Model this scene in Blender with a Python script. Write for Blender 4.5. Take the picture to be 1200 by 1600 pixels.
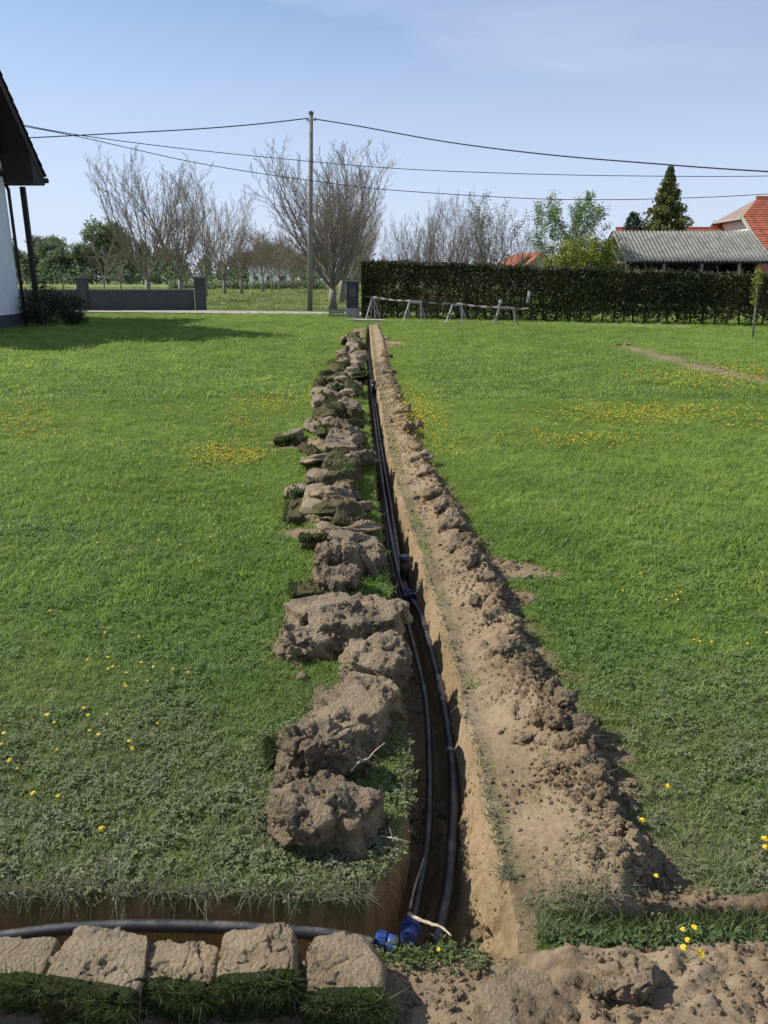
import bpy, math, random
import numpy as np
from mathutils import Vector, Matrix

# ------------------------------------------------------------------ camera, light, exposure
SC = bpy.context.scene
for o in list(bpy.data.objects): bpy.data.objects.remove(o)
F_PX, PITCH, CAM_H = 1202.0, math.radians(16.9), 1.6
cam = bpy.data.cameras.new("camera"); cam_o = bpy.data.objects.new("camera", cam)
SC.collection.objects.link(cam_o); SC.camera = cam_o
cam.sensor_fit = 'VERTICAL'; cam.sensor_height = 24.0; cam.lens = 24.0*F_PX/1600.0
cam.clip_start = 0.05; cam.clip_end = 3000
cam_o.location = (0, 0, CAM_H); cam_o.rotation_euler = (math.pi/2-PITCH, 0, 0)

SUN_DIR = Vector((-0.965, 0.262, 0))          # horizontal direction towards the sun
SUN_EL = math.radians(42)
sv = Vector((SUN_DIR.x*math.cos(SUN_EL), SUN_DIR.y*math.cos(SUN_EL), math.sin(SUN_EL))).normalized()
world = bpy.data.worlds.new("World"); SC.world = world; world.use_nodes = True
wn, wl = world.node_tree.nodes, world.node_tree.links; wn.clear()
wo = wn.new('ShaderNodeOutputWorld'); bg = wn.new('ShaderNodeBackground'); bg.inputs[1].default_value = 0.073
sky = wn.new('ShaderNodeTexSky'); sky.sky_type = 'NISHITA'; sky.sun_disc = False
sky.sun_elevation = SUN_EL; sky.sun_rotation = math.atan2(SUN_DIR.x, SUN_DIR.y) % (2*math.pi)
sky.air_density = 1.0; sky.dust_density = 0.3; sky.ozone_density = 3.0; sky.altitude = 200
# thin high cirrus veil, direction based
tc = wn.new('ShaderNodeTexCoord'); mp = wn.new('ShaderNodeMapping'); mp.inputs['Scale'].default_value = (1.1, 0.7, 4.2)
mp.inputs['Rotation'].default_value = (0.25, 0.35, 0.5)
nz = wn.new('ShaderNodeTexNoise'); nz.inputs['Scale'].default_value = 1.5; nz.inputs['Detail'].default_value = 7; nz.inputs['Roughness'].default_value = 0.56
nz.inputs['Distortion'].default_value = 0.5
rp = wn.new('ShaderNodeValToRGB'); rp.color_ramp.elements[0].position = 0.42; rp.color_ramp.elements[1].position = 0.72
rp.color_ramp.elements[0].color = (0.16, 0.16, 0.16, 1); rp.color_ramp.elements[1].color = (0.62, 0.62, 0.62, 1)
mx = wn.new('ShaderNodeMix'); mx.data_type = 'RGBA'; mx.inputs[7].default_value = (5.0, 5.7, 7.5, 1)
wl.new(tc.outputs['Generated'], mp.inputs[0]); wl.new(mp.outputs[0], nz.inputs[0]); wl.new(nz.outputs[0], rp.inputs[0])
sz = wn.new('ShaderNodeSeparateXYZ'); wl.new(tc.outputs['Generated'], sz.inputs[0]); hz = wn.new('ShaderNodeMapRange'); hz.inputs['From Min'].default_value = -.02; hz.inputs['From Max'].default_value = .42
hz.inputs['To Min'].default_value = .88; hz.inputs['To Max'].default_value = 0; hz.interpolation_type = 'SMOOTHSTEP'; wl.new(sz.outputs['Z'], hz.inputs['Value'])
mxx = wn.new('ShaderNodeMath'); mxx.operation = 'MAXIMUM'; wl.new(rp.outputs[0], mxx.inputs[0]); wl.new(hz.outputs[0], mxx.inputs[1]); wl.new(mxx.outputs[0], mx.inputs[0]); wl.new(sky.outputs[0], mx.inputs[6]); wl.new(mx.outputs[2], bg.inputs[0]); wl.new(bg.outputs[0], wo.inputs[0])
sl = bpy.data.lights.new("sun", 'SUN'); sl.energy = 3.3; sl.angle = math.radians(0.53); sl.color = (1.0, 0.955, 0.87)
so = bpy.data.objects.new("sun", sl); SC.collection.objects.link(so); so.rotation_euler = sv.to_track_quat('Z', 'Y').to_euler()
SC.view_settings.view_transform = 'Standard'; SC.view_settings.look = 'None'
SC.view_settings.exposure = 0.86; SC.view_settings.gamma = 1.0; SC.view_settings.use_curve_mapping = False
SC.render.engine = 'CYCLES'
SC.cycles.max_bounces = 5; SC.cycles.diffuse_bounces = 2; SC.cycles.glossy_bounces = 2; SC.cycles.transmission_bounces = 3; SC.cycles.transparent_max_bounces = 6

RNG = np.random.default_rng(7); random.seed(7)

# ------------------------------------------------------------------ helpers
def ray(px, py):
    a, b = (px-600)/F_PX, (800-py)/F_PX
    return (a, math.cos(PITCH)+b*math.sin(PITCH), -math.sin(PITCH)+b*math.cos(PITCH))
def gp(px, py, z=0.0):
    d = ray(px, py); t = (z-CAM_H)/d[2]; return Vector((d[0]*t, d[1]*t, z))
def at(px, py, Y):
    d = ray(px, py); t = Y/d[1]; return Vector((d[0]*t, Y, CAM_H+d[2]*t))

def link(o, parent=None):
    SC.collection.objects.link(o)
    if parent is not None: o.parent = parent
    return o
def tag(o, label=None, cat=None, group=None, kind=None):
    if label: o['label'] = label
    if cat: o['category'] = cat
    if group: o['group'] = group
    if kind: o['kind'] = kind
    return o
def empty(name, loc=(0, 0, 0), rz=0.0):
    o = bpy.data.objects.new(name, None); o.location = loc; o.rotation_euler = (0, 0, rz); o.empty_display_size = .1
    return link(o)
def mesh_np(name, V, Fq, mat=None, smooth=False, parent=None, attrs=None, mats=None, mat_idx=None, do_link=True):
    """V (n,3) array; Fq (m,k) array of faces, all k-gons."""
    V = np.asarray(V, dtype=np.float32); Fq = np.asarray(Fq, dtype=np.int32)
    me = bpy.data.meshes.new(name); k = Fq.shape[1]
    me.vertices.add(len(V)); me.vertices.foreach_set('co', V.ravel())
    me.loops.add(Fq.size); me.loops.foreach_set('vertex_index', Fq.ravel())
    me.polygons.add(len(Fq)); me.polygons.foreach_set('loop_start', np.arange(0, Fq.size, k, dtype=np.int32))
    me.polygons.foreach_set('loop_total', np.full(len(Fq), k, dtype=np.int32))
    if mats:
        for m in mats: me.materials.append(m)
        if mat_idx is not None: me.polygons.foreach_set('material_index', np.asarray(mat_idx, dtype=np.int32))
    elif mat: me.materials.append(mat)
    me.polygons.foreach_set('use_smooth', np.full(len(Fq), smooth))
    me.update(calc_edges=True)
    if attrs:
        for an, av in attrs.items():
            a = me.attributes.new(an, 'FLOAT', 'POINT'); a.data.foreach_set('value', np.asarray(av, dtype=np.float32))
    o = bpy.data.objects.new(name, me)
    if do_link: link(o, parent)
    return o

class MB:
    def __init__(s): s.v, s.f = [], []
    def add(s, v, f):
        n = len(s.v); s.v += [tuple(p) for p in v]; s.f += [tuple(i+n for i in q) for q in f]; return s
    def box(s, c, size, rz=0, rx=0, ry=0):
        M = Matrix.Rotation(rz, 3, 'Z') @ Matrix.Rotation(ry, 3, 'Y') @ Matrix.Rotation(rx, 3, 'X')
        h = [x/2 for x in size]; v = []
        for sx in (-1, 1):
            for sy in (-1, 1):
                for sz in (-1, 1): v.append(Vector(c)+M @ Vector((sx*h[0], sy*h[1], sz*h[2])))
        return s.add(v, [(0,1,3,2),(4,6,7,5),(0,4,5,1),(2,3,7,6),(0,2,6,4),(1,5,7,3)])
    def bar(s, a, b, w, h=None, up=Vector((0, 0, 1))):
        h = h or w; a, b = Vector(a), Vector(b); d = (b-a).normalized()
        if abs(d.dot(up)) > .98: up = Vector((0, 1, 0))
        x = d.cross(up).normalized(); y = x.cross(d).normalized(); v = []
        for p in (a, b):
            for sx, sy in ((-1,-1),(1,-1),(1,1),(-1,1)): v.append(p+x*sx*w/2+y*sy*h/2)
        return s.add(v, [(3,2,1,0),(4,5,6,7),(0,1,5,4),(1,2,6,5),(2,3,7,6),(3,0,4,7)])
    def tube(s, pts, rad, n=8, caps=True):
        pts = [Vector(p) for p in pts]; m = len(pts)
        if not hasattr(rad, '__len__'): rad = [rad]*m
        x = None; v = []
        for i, p in enumerate(pts):
            d = (pts[min(i+1, m-1)]-pts[max(i-1, 0)]).normalized()
            if x is None: x = d.cross(Vector((0, 0, 1)) if abs(d.z) < .9 else Vector((1, 0, 0))).normalized()
            x = (x-d*x.dot(d)).normalized(); y = d.cross(x)
            for k in range(n):
                a = 2*math.pi*k/n; v.append(p+(x*math.cos(a)+y*math.sin(a))*rad[i])
        f = []
        for i in range(m-1):
            for k in range(n):
                k2 = (k+1) % n; f.append((i*n+k, i*n+k2, (i+1)*n+k2, (i+1)*n+k))
        if caps: f.append(tuple(range(n-1, -1, -1))); f.append(tuple((m-1)*n+k for k in range(n)))
        return s.add(v, f)
    def prism(s, poly, off):
        """poly: list of 3D points, extruded by vector off"""
        n = len(poly); v = [Vector(p) for p in poly]+[Vector(p)+Vector(off) for p in poly]
        f = [tuple(range(n-1, -1, -1)), tuple(range(n, 2*n))]+[(i, (i+1) % n, n+(i+1) % n, n+i) for i in range(n)]
        return s.add(v, f)
    def build(s, name, mat, parent=None, smooth=False, bevel=0, rel=None):
        me = bpy.data.meshes.new(name)
        v = s.v if rel is None else [tuple(Vector(p)-Vector(rel)) for p in s.v]
        me.from_pydata(v, [], s.f); me.materials.append(mat)
        if smooth: me.polygons.foreach_set('use_smooth', [True]*len(me.polygons))
        me.update(); o = bpy.data.objects.new(name, me); link(o, parent)
        if bevel:
            b = o.modifiers.new('b', 'BEVEL'); b.width = bevel; b.segments = 2; b.limit_method = 'ANGLE'
        return o

# numpy gradient noise
_p = RNG.permutation(256); _p = np.concatenate([_p, _p, _p])
_g = RNG.normal(size=(256, 3)); _g /= np.linalg.norm(_g, axis=1)[:, None]
def pn(P):
    P = np.asarray(P, dtype=np.float64); I = np.floor(P).astype(int); f = P-I; u = f*f*f*(f*(f*6-15)+10); I &= 255
    r = 0
    for dx in (0, 1):
        for dy in (0, 1):
            for dz in (0, 1):
                h = _p[_p[_p[(I[:, 0]+dx) & 255]+((I[:, 1]+dy) & 255)]+((I[:, 2]+dz) & 255)]
                g = _g[h]; d = f-np.array([dx, dy, dz])
                w = (u[:, 0] if dx else 1-u[:, 0])*(u[:, 1] if dy else 1-u[:, 1])*(u[:, 2] if dz else 1-u[:, 2])
                r = r+w*(g*d).sum(1)
    return r*1.6
_off = RNG.random((256, 3))
def wor(P):
    P = np.asarray(P, dtype=np.float64); I = np.floor(P).astype(int); best = np.full(len(P), 9.0)
    for dx in (-1, 0, 1):
        for dy in (-1, 0, 1):
            for dz in (-1, 0, 1):
                J = I+np.array([dx, dy, dz]); h = _p[_p[_p[J[:, 0] & 255]+(J[:, 1] & 255)]+(J[:, 2] & 255)]
                d = J+.5+.8*(_off[h]-.5)-P; best = np.minimum(best, (d*d).sum(1))
    return 1-np.sqrt(best)      # rounded packed lumps, about 0.1 .. 1
def wedge(P):
    """distance to the border between cells (cracks)"""
    P = np.asarray(P, dtype=np.float64); I = np.floor(P).astype(int); b1 = np.full(len(P), 9.0); b2 = b1.copy()
    for dx in (-1, 0, 1):
        for dy in (-1, 0, 1):
            for dz in (-1, 0, 1):
                J = I+np.array([dx, dy, dz]); h = _p[_p[_p[J[:, 0] & 255]+(J[:, 1] & 255)]+(J[:, 2] & 255)]
                d = J+.5+.9*(_off[h]-.5)-P; q = np.sqrt((d*d).sum(1)); b2 = np.minimum(b2, np.maximum(b1, q)); b1 = np.minimum(b1, q)
    return b2-b1
def wfac(P):
    """broken earth: every cell is a tilted flat facet with its own level"""
    P = np.asarray(P, dtype=np.float64); I = np.floor(P).astype(int); b1 = np.full(len(P), 9.0); out = np.zeros(len(P))
    for dx in (-1, 0, 1):
        for dy in (-1, 0, 1):
            for dz in (-1, 0, 1):
                J = I+np.array([dx, dy, dz]); h = _p[_p[_p[J[:, 0] & 255]+(J[:, 1] & 255)]+(J[:, 2] & 255)]
                d = P-(J+.5+.9*(_off[h]-.5)); q = (d*d).sum(1); k = q < b1; b1 = np.where(k, q, b1); out = np.where(k, (_g[h]*d).sum(1)*.9+(_off[h][:, 0]-.5)*.7, out)
    return out
def wfac2(x, y, s, z=0.0): return wfac(np.stack([x*s, y*s, np.full_like(x, z)], 1))
def wor2(x, y, s, z=0.0): return wor(np.stack([x*s, y*s, np.full_like(x, z)], 1))
def pn2(x, y, s, z=0.0):
    return pn(np.stack([x*s, y*s, np.full_like(x, z)], 1))

# ------------------------------------------------------------------ materials
def nt(name):
    m = bpy.data.materials.new(name); m.use_nodes = True; t = m.node_tree
    b = t.nodes['Principled BSDF']; return m, t.nodes, t.links, b
def ramp(n, cols, pos=None):
    r = n.new('ShaderNodeValToRGB'); e = r.color_ramp.elements
    while len(e) < len(cols): e.new(.5)
    for i, c in enumerate(cols):
        e[i].position = pos[i] if pos else i/(len(cols)-1); e[i].color = (*c, 1)
    return r
def noise(n, l, vec, scale, detail=4, rough=.6):
    x = n.new('ShaderNodeTexNoise'); x.inputs['Scale'].default_value = scale; x.inputs['Detail'].default_value = detail
    x.inputs['Roughness'].default_value = rough
    if vec is not None: l.new(vec, x.inputs['Vector'])
    return x
def simple(name, col, rough=.6, var=.25, scale=6, bump=0.0, bscale=40, metal=0, spec=.4, wpos=False):
    m, n, l, b = nt(name)
    if wpos: v = n.new('ShaderNodeNewGeometry').outputs['Position']
    else: v = n.new('ShaderNodeTexCoord').outputs['Object']
    x = noise(n, l, v, scale, 5)
    c1 = tuple(c*(1-var) for c in col); c2 = tuple(min(1, c*(1+var)) for c in col)
    r = ramp(n, [c1, c2], [.3, .7]); l.new(x.outputs[0], r.inputs[0]); l.new(r.outputs[0], b.inputs['Base Color'])
    b.inputs['Roughness'].default_value = rough; b.inputs['Metallic'].default_value = metal; b.inputs['Specular IOR Level'].default_value = spec
    if bump:
        y = noise(n, l, v, bscale, 5); bp = n.new('ShaderNodeBump'); bp.inputs['Strength'].default_value = bump; bp.inputs['Distance'].default_value = .02
        l.new(y.outputs[0], bp.inputs['Height']); l.new(bp.outputs[0], b.inputs['Normal'])
    return m

def soil_nodes(n, l, vec, c1, c2, c3):
    a = noise(n, l, vec, 2.2, 3, .6); b = noise(n, l, vec, 38, 6, .7)
    m = n.new('ShaderNodeMath'); m.operation = 'MULTIPLY_ADD'; m.inputs[1].default_value = .55; 
    l.new(a.outputs[0], m.inputs[0])
    m2 = n.new('ShaderNodeMath'); m2.operation = 'MULTIPLY'; m2.inputs[1].default_value = .45; l.new(b.outputs[0], m2.inputs[0]); l.new(m2.outputs[0], m.inputs[2])
    r = ramp(n, [c1, c2, c3], [.36, .5, .64]); l.new(m.outputs[0], r.inputs[0]); return r
def soil_mat(name, c1, c2, c3, bump=.9, b1=60, b2=220, fresh=None):
    m, n, l, b = nt(name); v = n.new('ShaderNodeNewGeometry').outputs['Position']
    r = soil_nodes(n, l, v, c1, c2, c3)
    if fresh:
        at_ = n.new('ShaderNodeAttribute'); at_.attribute_name = 'rough'; mx = n.new('ShaderNodeMix'); mx.data_type = 'RGBA'; l.new(at_.outputs['Fac'], mx.inputs[0]); l.new(r.outputs[0], mx.inputs[6])
        r2 = soil_nodes(n, l, v, *fresh); l.new(r2.outputs[0], mx.inputs[7]); l.new(mx.outputs[2], b.inputs['Base Color'])
    else: l.new(r.outputs[0], b.inputs['Base Color']); b.inputs['Roughness'].default_value = .95; b.inputs['Specular IOR Level'].default_value = .1
    x = noise(n, l, v, b1, 8, .72); y = n.new('ShaderNodeTexVoronoi'); y.inputs['Scale'].default_value = b2*.45; l.new(v, y.inputs['Vector'])
    ad = n.new('ShaderNodeMath'); ad.operation = 'MULTIPLY_ADD'; ad.inputs[1].default_value = -.35; l.new(y.outputs['Distance'], ad.inputs[0]); l.new(x.outputs[0], ad.inputs[2])
    bp = n.new('ShaderNodeBump'); bp.inputs['Strength'].default_value = bump; bp.inputs['Distance'].default_value = .022
    l.new(ad.outputs[0], bp.inputs['Height']); l.new(bp.outputs[0], b.inputs['Normal'])
    return m
FRESH = ((.09, .062, .033), (.18, .127, .071), (.285, .21, .127))
SOIL = soil_mat('soil', (.145, .105, .063), (.245, .18, .112), (.325, .25, .165))
CLOD_TAN = soil_mat('clod_tan', (.20, .14, .075), (.315, .228, .128), (.40, .302, .178), .9, 75, fresh=FRESH)
CLOD_GREY = soil_mat('clod_grey', (.15, .108, .06), (.25, .185, .108), (.335, .256, .155), .9, 70, fresh=FRESH)
CLOD_DARK = soil_mat('clod_turf', (.07, .07, .028), (.13, .115, .055), (.20, .16, .09), 1.3, 45)
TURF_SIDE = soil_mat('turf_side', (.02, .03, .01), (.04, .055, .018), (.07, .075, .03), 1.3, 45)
CLOD_PALE = soil_mat('clod_pale', (.205, .147, .083), (.30, .222, .13), (.38, .292, .18), .9, 60, fresh=FRESH)
ROAD = soil_mat('gravel', (.27, .245, .20), (.36, .33, .275), (.44, .405, .34), .5, 30)

def ground_mat(name, far=False, SOILC=((.155, .11, .064), (.255, .186, .116), (.335, .258, .170))):
    m, n, l, b = nt(name); v = n.new('ShaderNodeNewGeometry').outputs['Position']
    s = soil_nodes(n, l, v, *SOILC)
    g1 = noise(n, l, v, 1.3, 4, .6); g2 = noise(n, l, v, 55, 6, .75); g3 = noise(n, l, v, .22, 3, .5)
    ra = ramp(n, [(.045, .07, .02), (.08, .115, .033), (.12, .155, .05)], [.3, .52, .75])
    mm = n.new('ShaderNodeMath'); mm.operation = 'MULTIPLY_ADD'; mm.inputs[1].default_value = .35; l.new(g1.outputs[0], mm.inputs[0])
    m3 = n.new('ShaderNodeMath'); m3.operation = 'MULTIPLY'; m3.inputs[1].default_value = .65; l.new(g2.outputs[0], m3.inputs[0]); l.new(m3.outputs[0], mm.inputs[2])
    l.new(mm.outputs[0], ra.inputs[0])
    if far:
        ra.color_ramp.elements[0].color = (.12, .155, .05, 1); ra.color_ramp.elements[1].color = (.19, .24, .085, 1); ra.color_ramp.elements[2].color = (.29, .31, .15, 1)
        sc = n.new('ShaderNodeMapping'); sc.inputs['Scale'].default_value = (.5, 1.3, 1); l.new(v, sc.inputs[0]); l.new(sc.outputs[0], g1.inputs[0]); g1.inputs['Scale'].default_value = .8
        mm.inputs[1].default_value = .7; m3.inputs[1].default_value = .3
        l.new(ra.outputs[0], b.inputs['Base Color'])
    else:
        at_ = n.new('ShaderNodeAttribute'); at_.attribute_name = 'soil'
        mix = n.new('ShaderNodeMix'); mix.data_type = 'RGBA'; l.new(at_.outputs['Fac'], mix.inputs[0]); l.new(ra.outputs[0], mix.inputs[6]); l.new(s.outputs[0], mix.inputs[7])
        l.new(mix.outputs[2], b.inputs['Base Color'])
    b.inputs['Roughness'].default_value = .95; b.inputs['Specular IOR Level'].default_value = .1
    x = noise(n, l, v, 70 if not far else 2.0, 8, .72); bp = n.new('ShaderNodeBump'); bp.inputs['Strength'].default_value = .9 if not far else .6
    bp.inputs['Distance'].default_value = .012 if not far else .25
    l.new(x.outputs[0], bp.inputs['Height']); l.new(bp.outputs[0], b.inputs['Normal'])
    return m
GROUND = ground_mat('lawn_ground'); FIELD = ground_mat('orchard_ground', True); SUBSOIL = ground_mat('trench_subsoil', SOILC=((.20, .14, .075), (.31, .225, .128), (.38, .285, .175)))

def blade_mat(name, cols, dusty=0.0, transl=.45):
    m, n, l, b = nt(name); v = n.new('ShaderNodeNewGeometry').outputs['Position']
    g = noise(n, l, v, .8, 4, .6); g0 = noise(n, l, v, .16, 3, .5); ga = n.new('ShaderNodeMath'); ga.operation = 'ADD'; l.new(g.outputs[0], ga.inputs[0]); l.new(g0.outputs[0], ga.inputs[1]); oi = n.new('ShaderNodeObjectInfo')
    mm = n.new('ShaderNodeMath'); mm.operation = 'MULTIPLY_ADD'; mm.inputs[1].default_value = .56; l.new(ga.outputs[0], mm.inputs[0])
    m3 = n.new('ShaderNodeMath'); m3.operation = 'MULTIPLY'; m3.inputs[1].default_value = .36; l.new(oi.outputs['Random'], m3.inputs[0]); l.new(m3.outputs[0], mm.inputs[2])
    r = ramp(n, cols, [.50, .74, .98]); l.new(mm.outputs[0], r.inputs[0])
    out = r.outputs[0]
    if dusty:
        # dried dust carried on the leaves close to the diggings (fades out with distance from the cross trench)
        sx = n.new('ShaderNodeSeparateXYZ'); l.new(v, sx.inputs[0])
        mr = n.new('ShaderNodeMapRange'); mr.inputs['From Min'].default_value = 1.5; mr.inputs['From Max'].default_value = 3.4; mr.inputs['To Min'].default_value = dusty; mr.inputs['To Max'].default_value = 0.03
        l.new(sx.outputs['Y'], mr.inputs['Value'])
        dn = noise(n, l, v, 2.6, 4, .6); d2 = n.new('ShaderNodeMath'); d2.operation = 'MULTIPLY'; l.new(dn.outputs[0], d2.inputs[0]); l.new(mr.outputs[0], d2.inputs[1])
        d3 = n.new('ShaderNodeMath'); d3.operation = 'MULTIPLY'; d3.inputs[1].default_value = 1.8; d3.use_clamp = True; l.new(d2.outputs[0], d3.inputs[0])
        mx = n.new('ShaderNodeMix'); mx.data_type = 'RGBA'; l.new(d3.outputs[0], mx.inputs[0]); l.new(out, mx.inputs[6]); mx.inputs[7].default_value = (.27, .26, .18, 1)
        out = mx.outputs[2]
    l.new(out, b.inputs['Base Color']); b.inputs['Roughness'].default_value = .55; b.inputs['Specular IOR Level'].default_value = .25
    t = n.new('ShaderNodeBsdfTranslucent'); l.new(out, t.inputs[0]); ms = n.new('ShaderNodeMixShader'); ms.inputs[0].default_value = transl
    l.new(b.outputs[0], ms.inputs[1]); l.new(t.outputs[0], ms.inputs[2]); l.new(ms.outputs[0], n['Material Output'].inputs[0])
    return m
BLADE = blade_mat('grass_blade', [(.155, .25, .045), (.265, .39, .07), (.39, .48, .11)], .75, .5)
BLADE_DUSTY_LIT = blade_mat('grass_blade_dusty_lit', [(.20, .21, .12), (.27, .27, .17), (.36, .34, .23)], 0)
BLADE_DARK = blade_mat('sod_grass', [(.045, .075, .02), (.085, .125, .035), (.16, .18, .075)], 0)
CLOVER = blade_mat('clover_leaf', [(.10, .19, .045), (.16, .26, .06), (.23, .33, .09)], .9)
WEED = blade_mat('weed_leaf', [(.09, .14, .05), (.15, .20, .07), (.23, .27, .12)], 0)
FIELDBLADE = blade_mat('meadow_blade', [(.17, .22, .06), (.27, .32, .10), (.37, .39, .17)], 0)

def leaf_mat(name, cols, transl=.3, scale=.6):
    m, n, l, b = nt(name); tcn = n.new('ShaderNodeTexCoord'); g = noise(n, l, tcn.outputs['Object'], scale, 2, .5); g2 = noise(n, l, tcn.outputs['Object'], scale*11, 2, .5)
    mm = n.new('ShaderNodeMath'); mm.operation = 'ADD'; l.new(g.outputs[0], mm.inputs[0]); l.new(g2.outputs[0], mm.inputs[1])
    m3 = n.new('ShaderNodeMath'); m3.operation = 'MULTIPLY'; m3.inputs[1].default_value = .5; l.new(mm.outputs[0], m3.inputs[0])
    r = ramp(n, cols, [.36, .5, .64]); l.new(m3.outputs[0], r.inputs[0])
    l.new(r.outputs[0], b.inputs['Base Color']); b.inputs['Roughness'].default_value = .6; b.inputs['Specular IOR Level'].default_value = .2
    t = n.new('ShaderNodeBsdfTranslucent'); l.new(r.outputs[0], t.inputs[0]); ms = n.new('ShaderNodeMixShader'); ms.inputs[0].default_value = transl
    l.new(b.outputs[0], ms.inputs[1]); l.new(t.outputs[0], ms.inputs[2]); l.new(ms.outputs[0], n['Material Output'].inputs[0])
    return m
HEDGE_LEAF = leaf_mat('hedge_leaf', [(.022, .034, .011), (.045, .056, .019), (.115, .105, .045)], .07)
SPRUCE_LEAF = leaf_mat('conifer_spray', [(.05, .075, .022), (.14, .155, .04), (.26, .25, .08)], .25, 1.6)
COLUMN_LEAF = leaf_mat('column_leaf', [(.015, .035, .012), (.025, .055, .018), (.04, .075, .025)], .1)
SPRING_LEAF = leaf_mat('spring_leaf', [(.11, .17, .06), (.19, .27, .09), (.33, .38, .17)], .35, 1.2)
YELLOW_LEAF = leaf_mat('yellowgreen_leaf', [(.10, .14, .025), (.24, .28, .045), (.36, .36, .08)], .35, 1.2)
SILVER_LEAF = leaf_mat('silver_leaf', [(.12, .15, .09), (.20, .23, .15), (.30, .33, .22)], .3, 1.2)
FOREST_DARK = leaf_mat('forest_dark', [(.12, .16, .09), (.18, .23, .115), (.24, .29, .15)], .4, .3)  # wood colours lightened, far haze is put into the leaf colour
FOREST_LIGHT = leaf_mat('forest_light', [(.17, .205, .10), (.25, .285, .14), (.34, .36, .20)], .3, .3)
FOREST_BROWN = leaf_mat('forest_brown', [(.14, .125, .10), (.20, .18, .14), (.27, .24, .19)], .2, .3)
BUSH_LEAF = leaf_mat('bush_leaf', [(.02, .035, .012), (.035, .055, .02), (.06, .075, .03)], .1, 2)
BUD_LEAF = leaf_mat('bud_leaf', [(.14, .09, .055), (.22, .145, .09), (.28, .19, .12)], .2, 2)
BARK = simple('bark', (.17, .145, .115), .9, .3, 9, .6, 30)
BARK_PALE = simple('bark_pale', (.24, .21, .17), .9, .3, 9, .6, 30)
TWIG = simple('twig', (.25, .205, .155), .85, .2, 3)
WOOD_GREY = simple('weathered_wood', (.25, .225, .19), .85, .25, 14, .5, 60)
WOOD_DARK = simple('dark_stained_wood', (.035, .026, .020), .7, .25, 8, .3, 40)
PIPE = simple('black_polyethylene', (.022, .023, .026), .38, .3, 60, .1, 200, 0, .5, True)
PIPE_DUSTY = None
def _pipe():
    m, n, l, b = nt('dusty_black_pipe'); v = n.new('ShaderNodeNewGeometry').outputs['Position']
    x = noise(n, l, v, 14, 6, .7); g = n.new('ShaderNodeNewGeometry'); sx = n.new('ShaderNodeSeparateXYZ'); l.new(g.outputs['Normal'], sx.inputs[0])
    mu = n.new('ShaderNodeMath'); mu.operation = 'MULTIPLY'; l.new(x.outputs[0], mu.inputs[0]); mp_ = n.new('ShaderNodeMapRange'); mp_.inputs['From Min'].default_value = -.2; mp_.inputs['From Max'].default_value = 1; l.new(sx.outputs['Z'], mp_.inputs['Value']); l.new(mp_.outputs[0], mu.inputs[1])
    r = ramp(n, [(.018, .019, .022), (.05, .05, .052), (.22, .18, .13)], [.35, .5, .75]); l.new(mu.outputs[0], r.inputs[0]); l.new(r.outputs[0], b.inputs['Base Color'])
    b.inputs['Roughness'].default_value = .45; return m
PIPE_DUSTY = _pipe()
BLUE = simple('blue_plastic', (.02, .05, .20), .45, .45, 45, 0, 40, 0, .5)
WHITEWALL = simple('white_render', (.78, .79, .80), .9, .05, 3, .2, 60)
OFFWALL = simple('cream_render', (.66, .64, .58), .9, .07, 2, .1, 60)
GREYWALL = simple('grey_render', (.068, .07, .075), .9, .12, 3, .3, 60)
GREYCAP = simple('concrete_cap', (.16, .16, .155), .9, .15, 5, .3, 60)
CONC = simple('concrete', (.34, .32, .28), .9, .2, 6, .4, 40)
BRICK = simple('red_brick', (.42, .16, .09), .9, .2, 8, .3, 30)
WHITEPAINT = simple('worn_white_paint', (.30, .295, .28), .6, .18, 20, .2, 60)
DARKPAINT = simple('dull_grey_paint', (.10, .10, .10), .6, .2, 20)
CABLE = simple('cable_black', (.02, .02, .022), .6, .1, 3)
RAG = simple('pale_rag', (.55, .56, .57), .8, .15, 14)
REDTAPE = simple('dark_stripe', (.09, .07, .065), .5, .1, 10)
STONE = simple('pale_stone', (.42, .38, .32), .9, .25, 30, .6, 60)
YELLOW = simple('yellow_petal', (.80, .57, .03), .6, .15, 90)
WHITEPETAL = simple('white_petal', (.75, .75, .70), .6, .1, 30)
ROOT = simple('dry_root', (.40, .33, .24), .85, .25, 50, .3, 90)
BLUE_DARK = simple('dark_blue_plastic', (.012, .025, .16), .4, .3, 30)
GLASS = simple('window_glass', (.03, .035, .04), .08, .1, 2, 0, 40, 0, .6)
ASBESTOS = simple('fibre_cement', (.19, .19, .165), .95, .35, 2.2, .4, 30)
def tile_mat(name, c, axis_scale=4.0):
    m, n, l, b = nt(name); tcn = n.new('ShaderNodeTexCoord'); br = n.new('ShaderNodeTexBrick')
    br.inputs['Scale'].default_value = axis_scale; br.inputs['Color1'].default_value = (*c, 1); br.inputs['Color2'].default_value = (c[0]*.78, c[1]*.75, c[2]*.75, 1)
    br.inputs['Mortar'].default_value = (c[0]*.5, c[1]*.5, c[2]*.5, 1); br.inputs['Mortar Size'].default_value = .02; br.inputs['Row Height'].default_value = .3; br.inputs['Brick Width'].default_value = .35
    l.new(tcn.outputs['UV'], br.inputs['Vector']); l.new(br.outputs[0], b.inputs['Base Color']); b.inputs['Roughness'].default_value = .85
    return m
REDTILE = simple('red_roof_tile', (.44, .13, .07), .85, .22, 5, .2, 30)
REDTILE_B = simple('red_roof_tile_weathered', (.37, .11, .065), .85, .28, 7, .2, 30)

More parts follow.
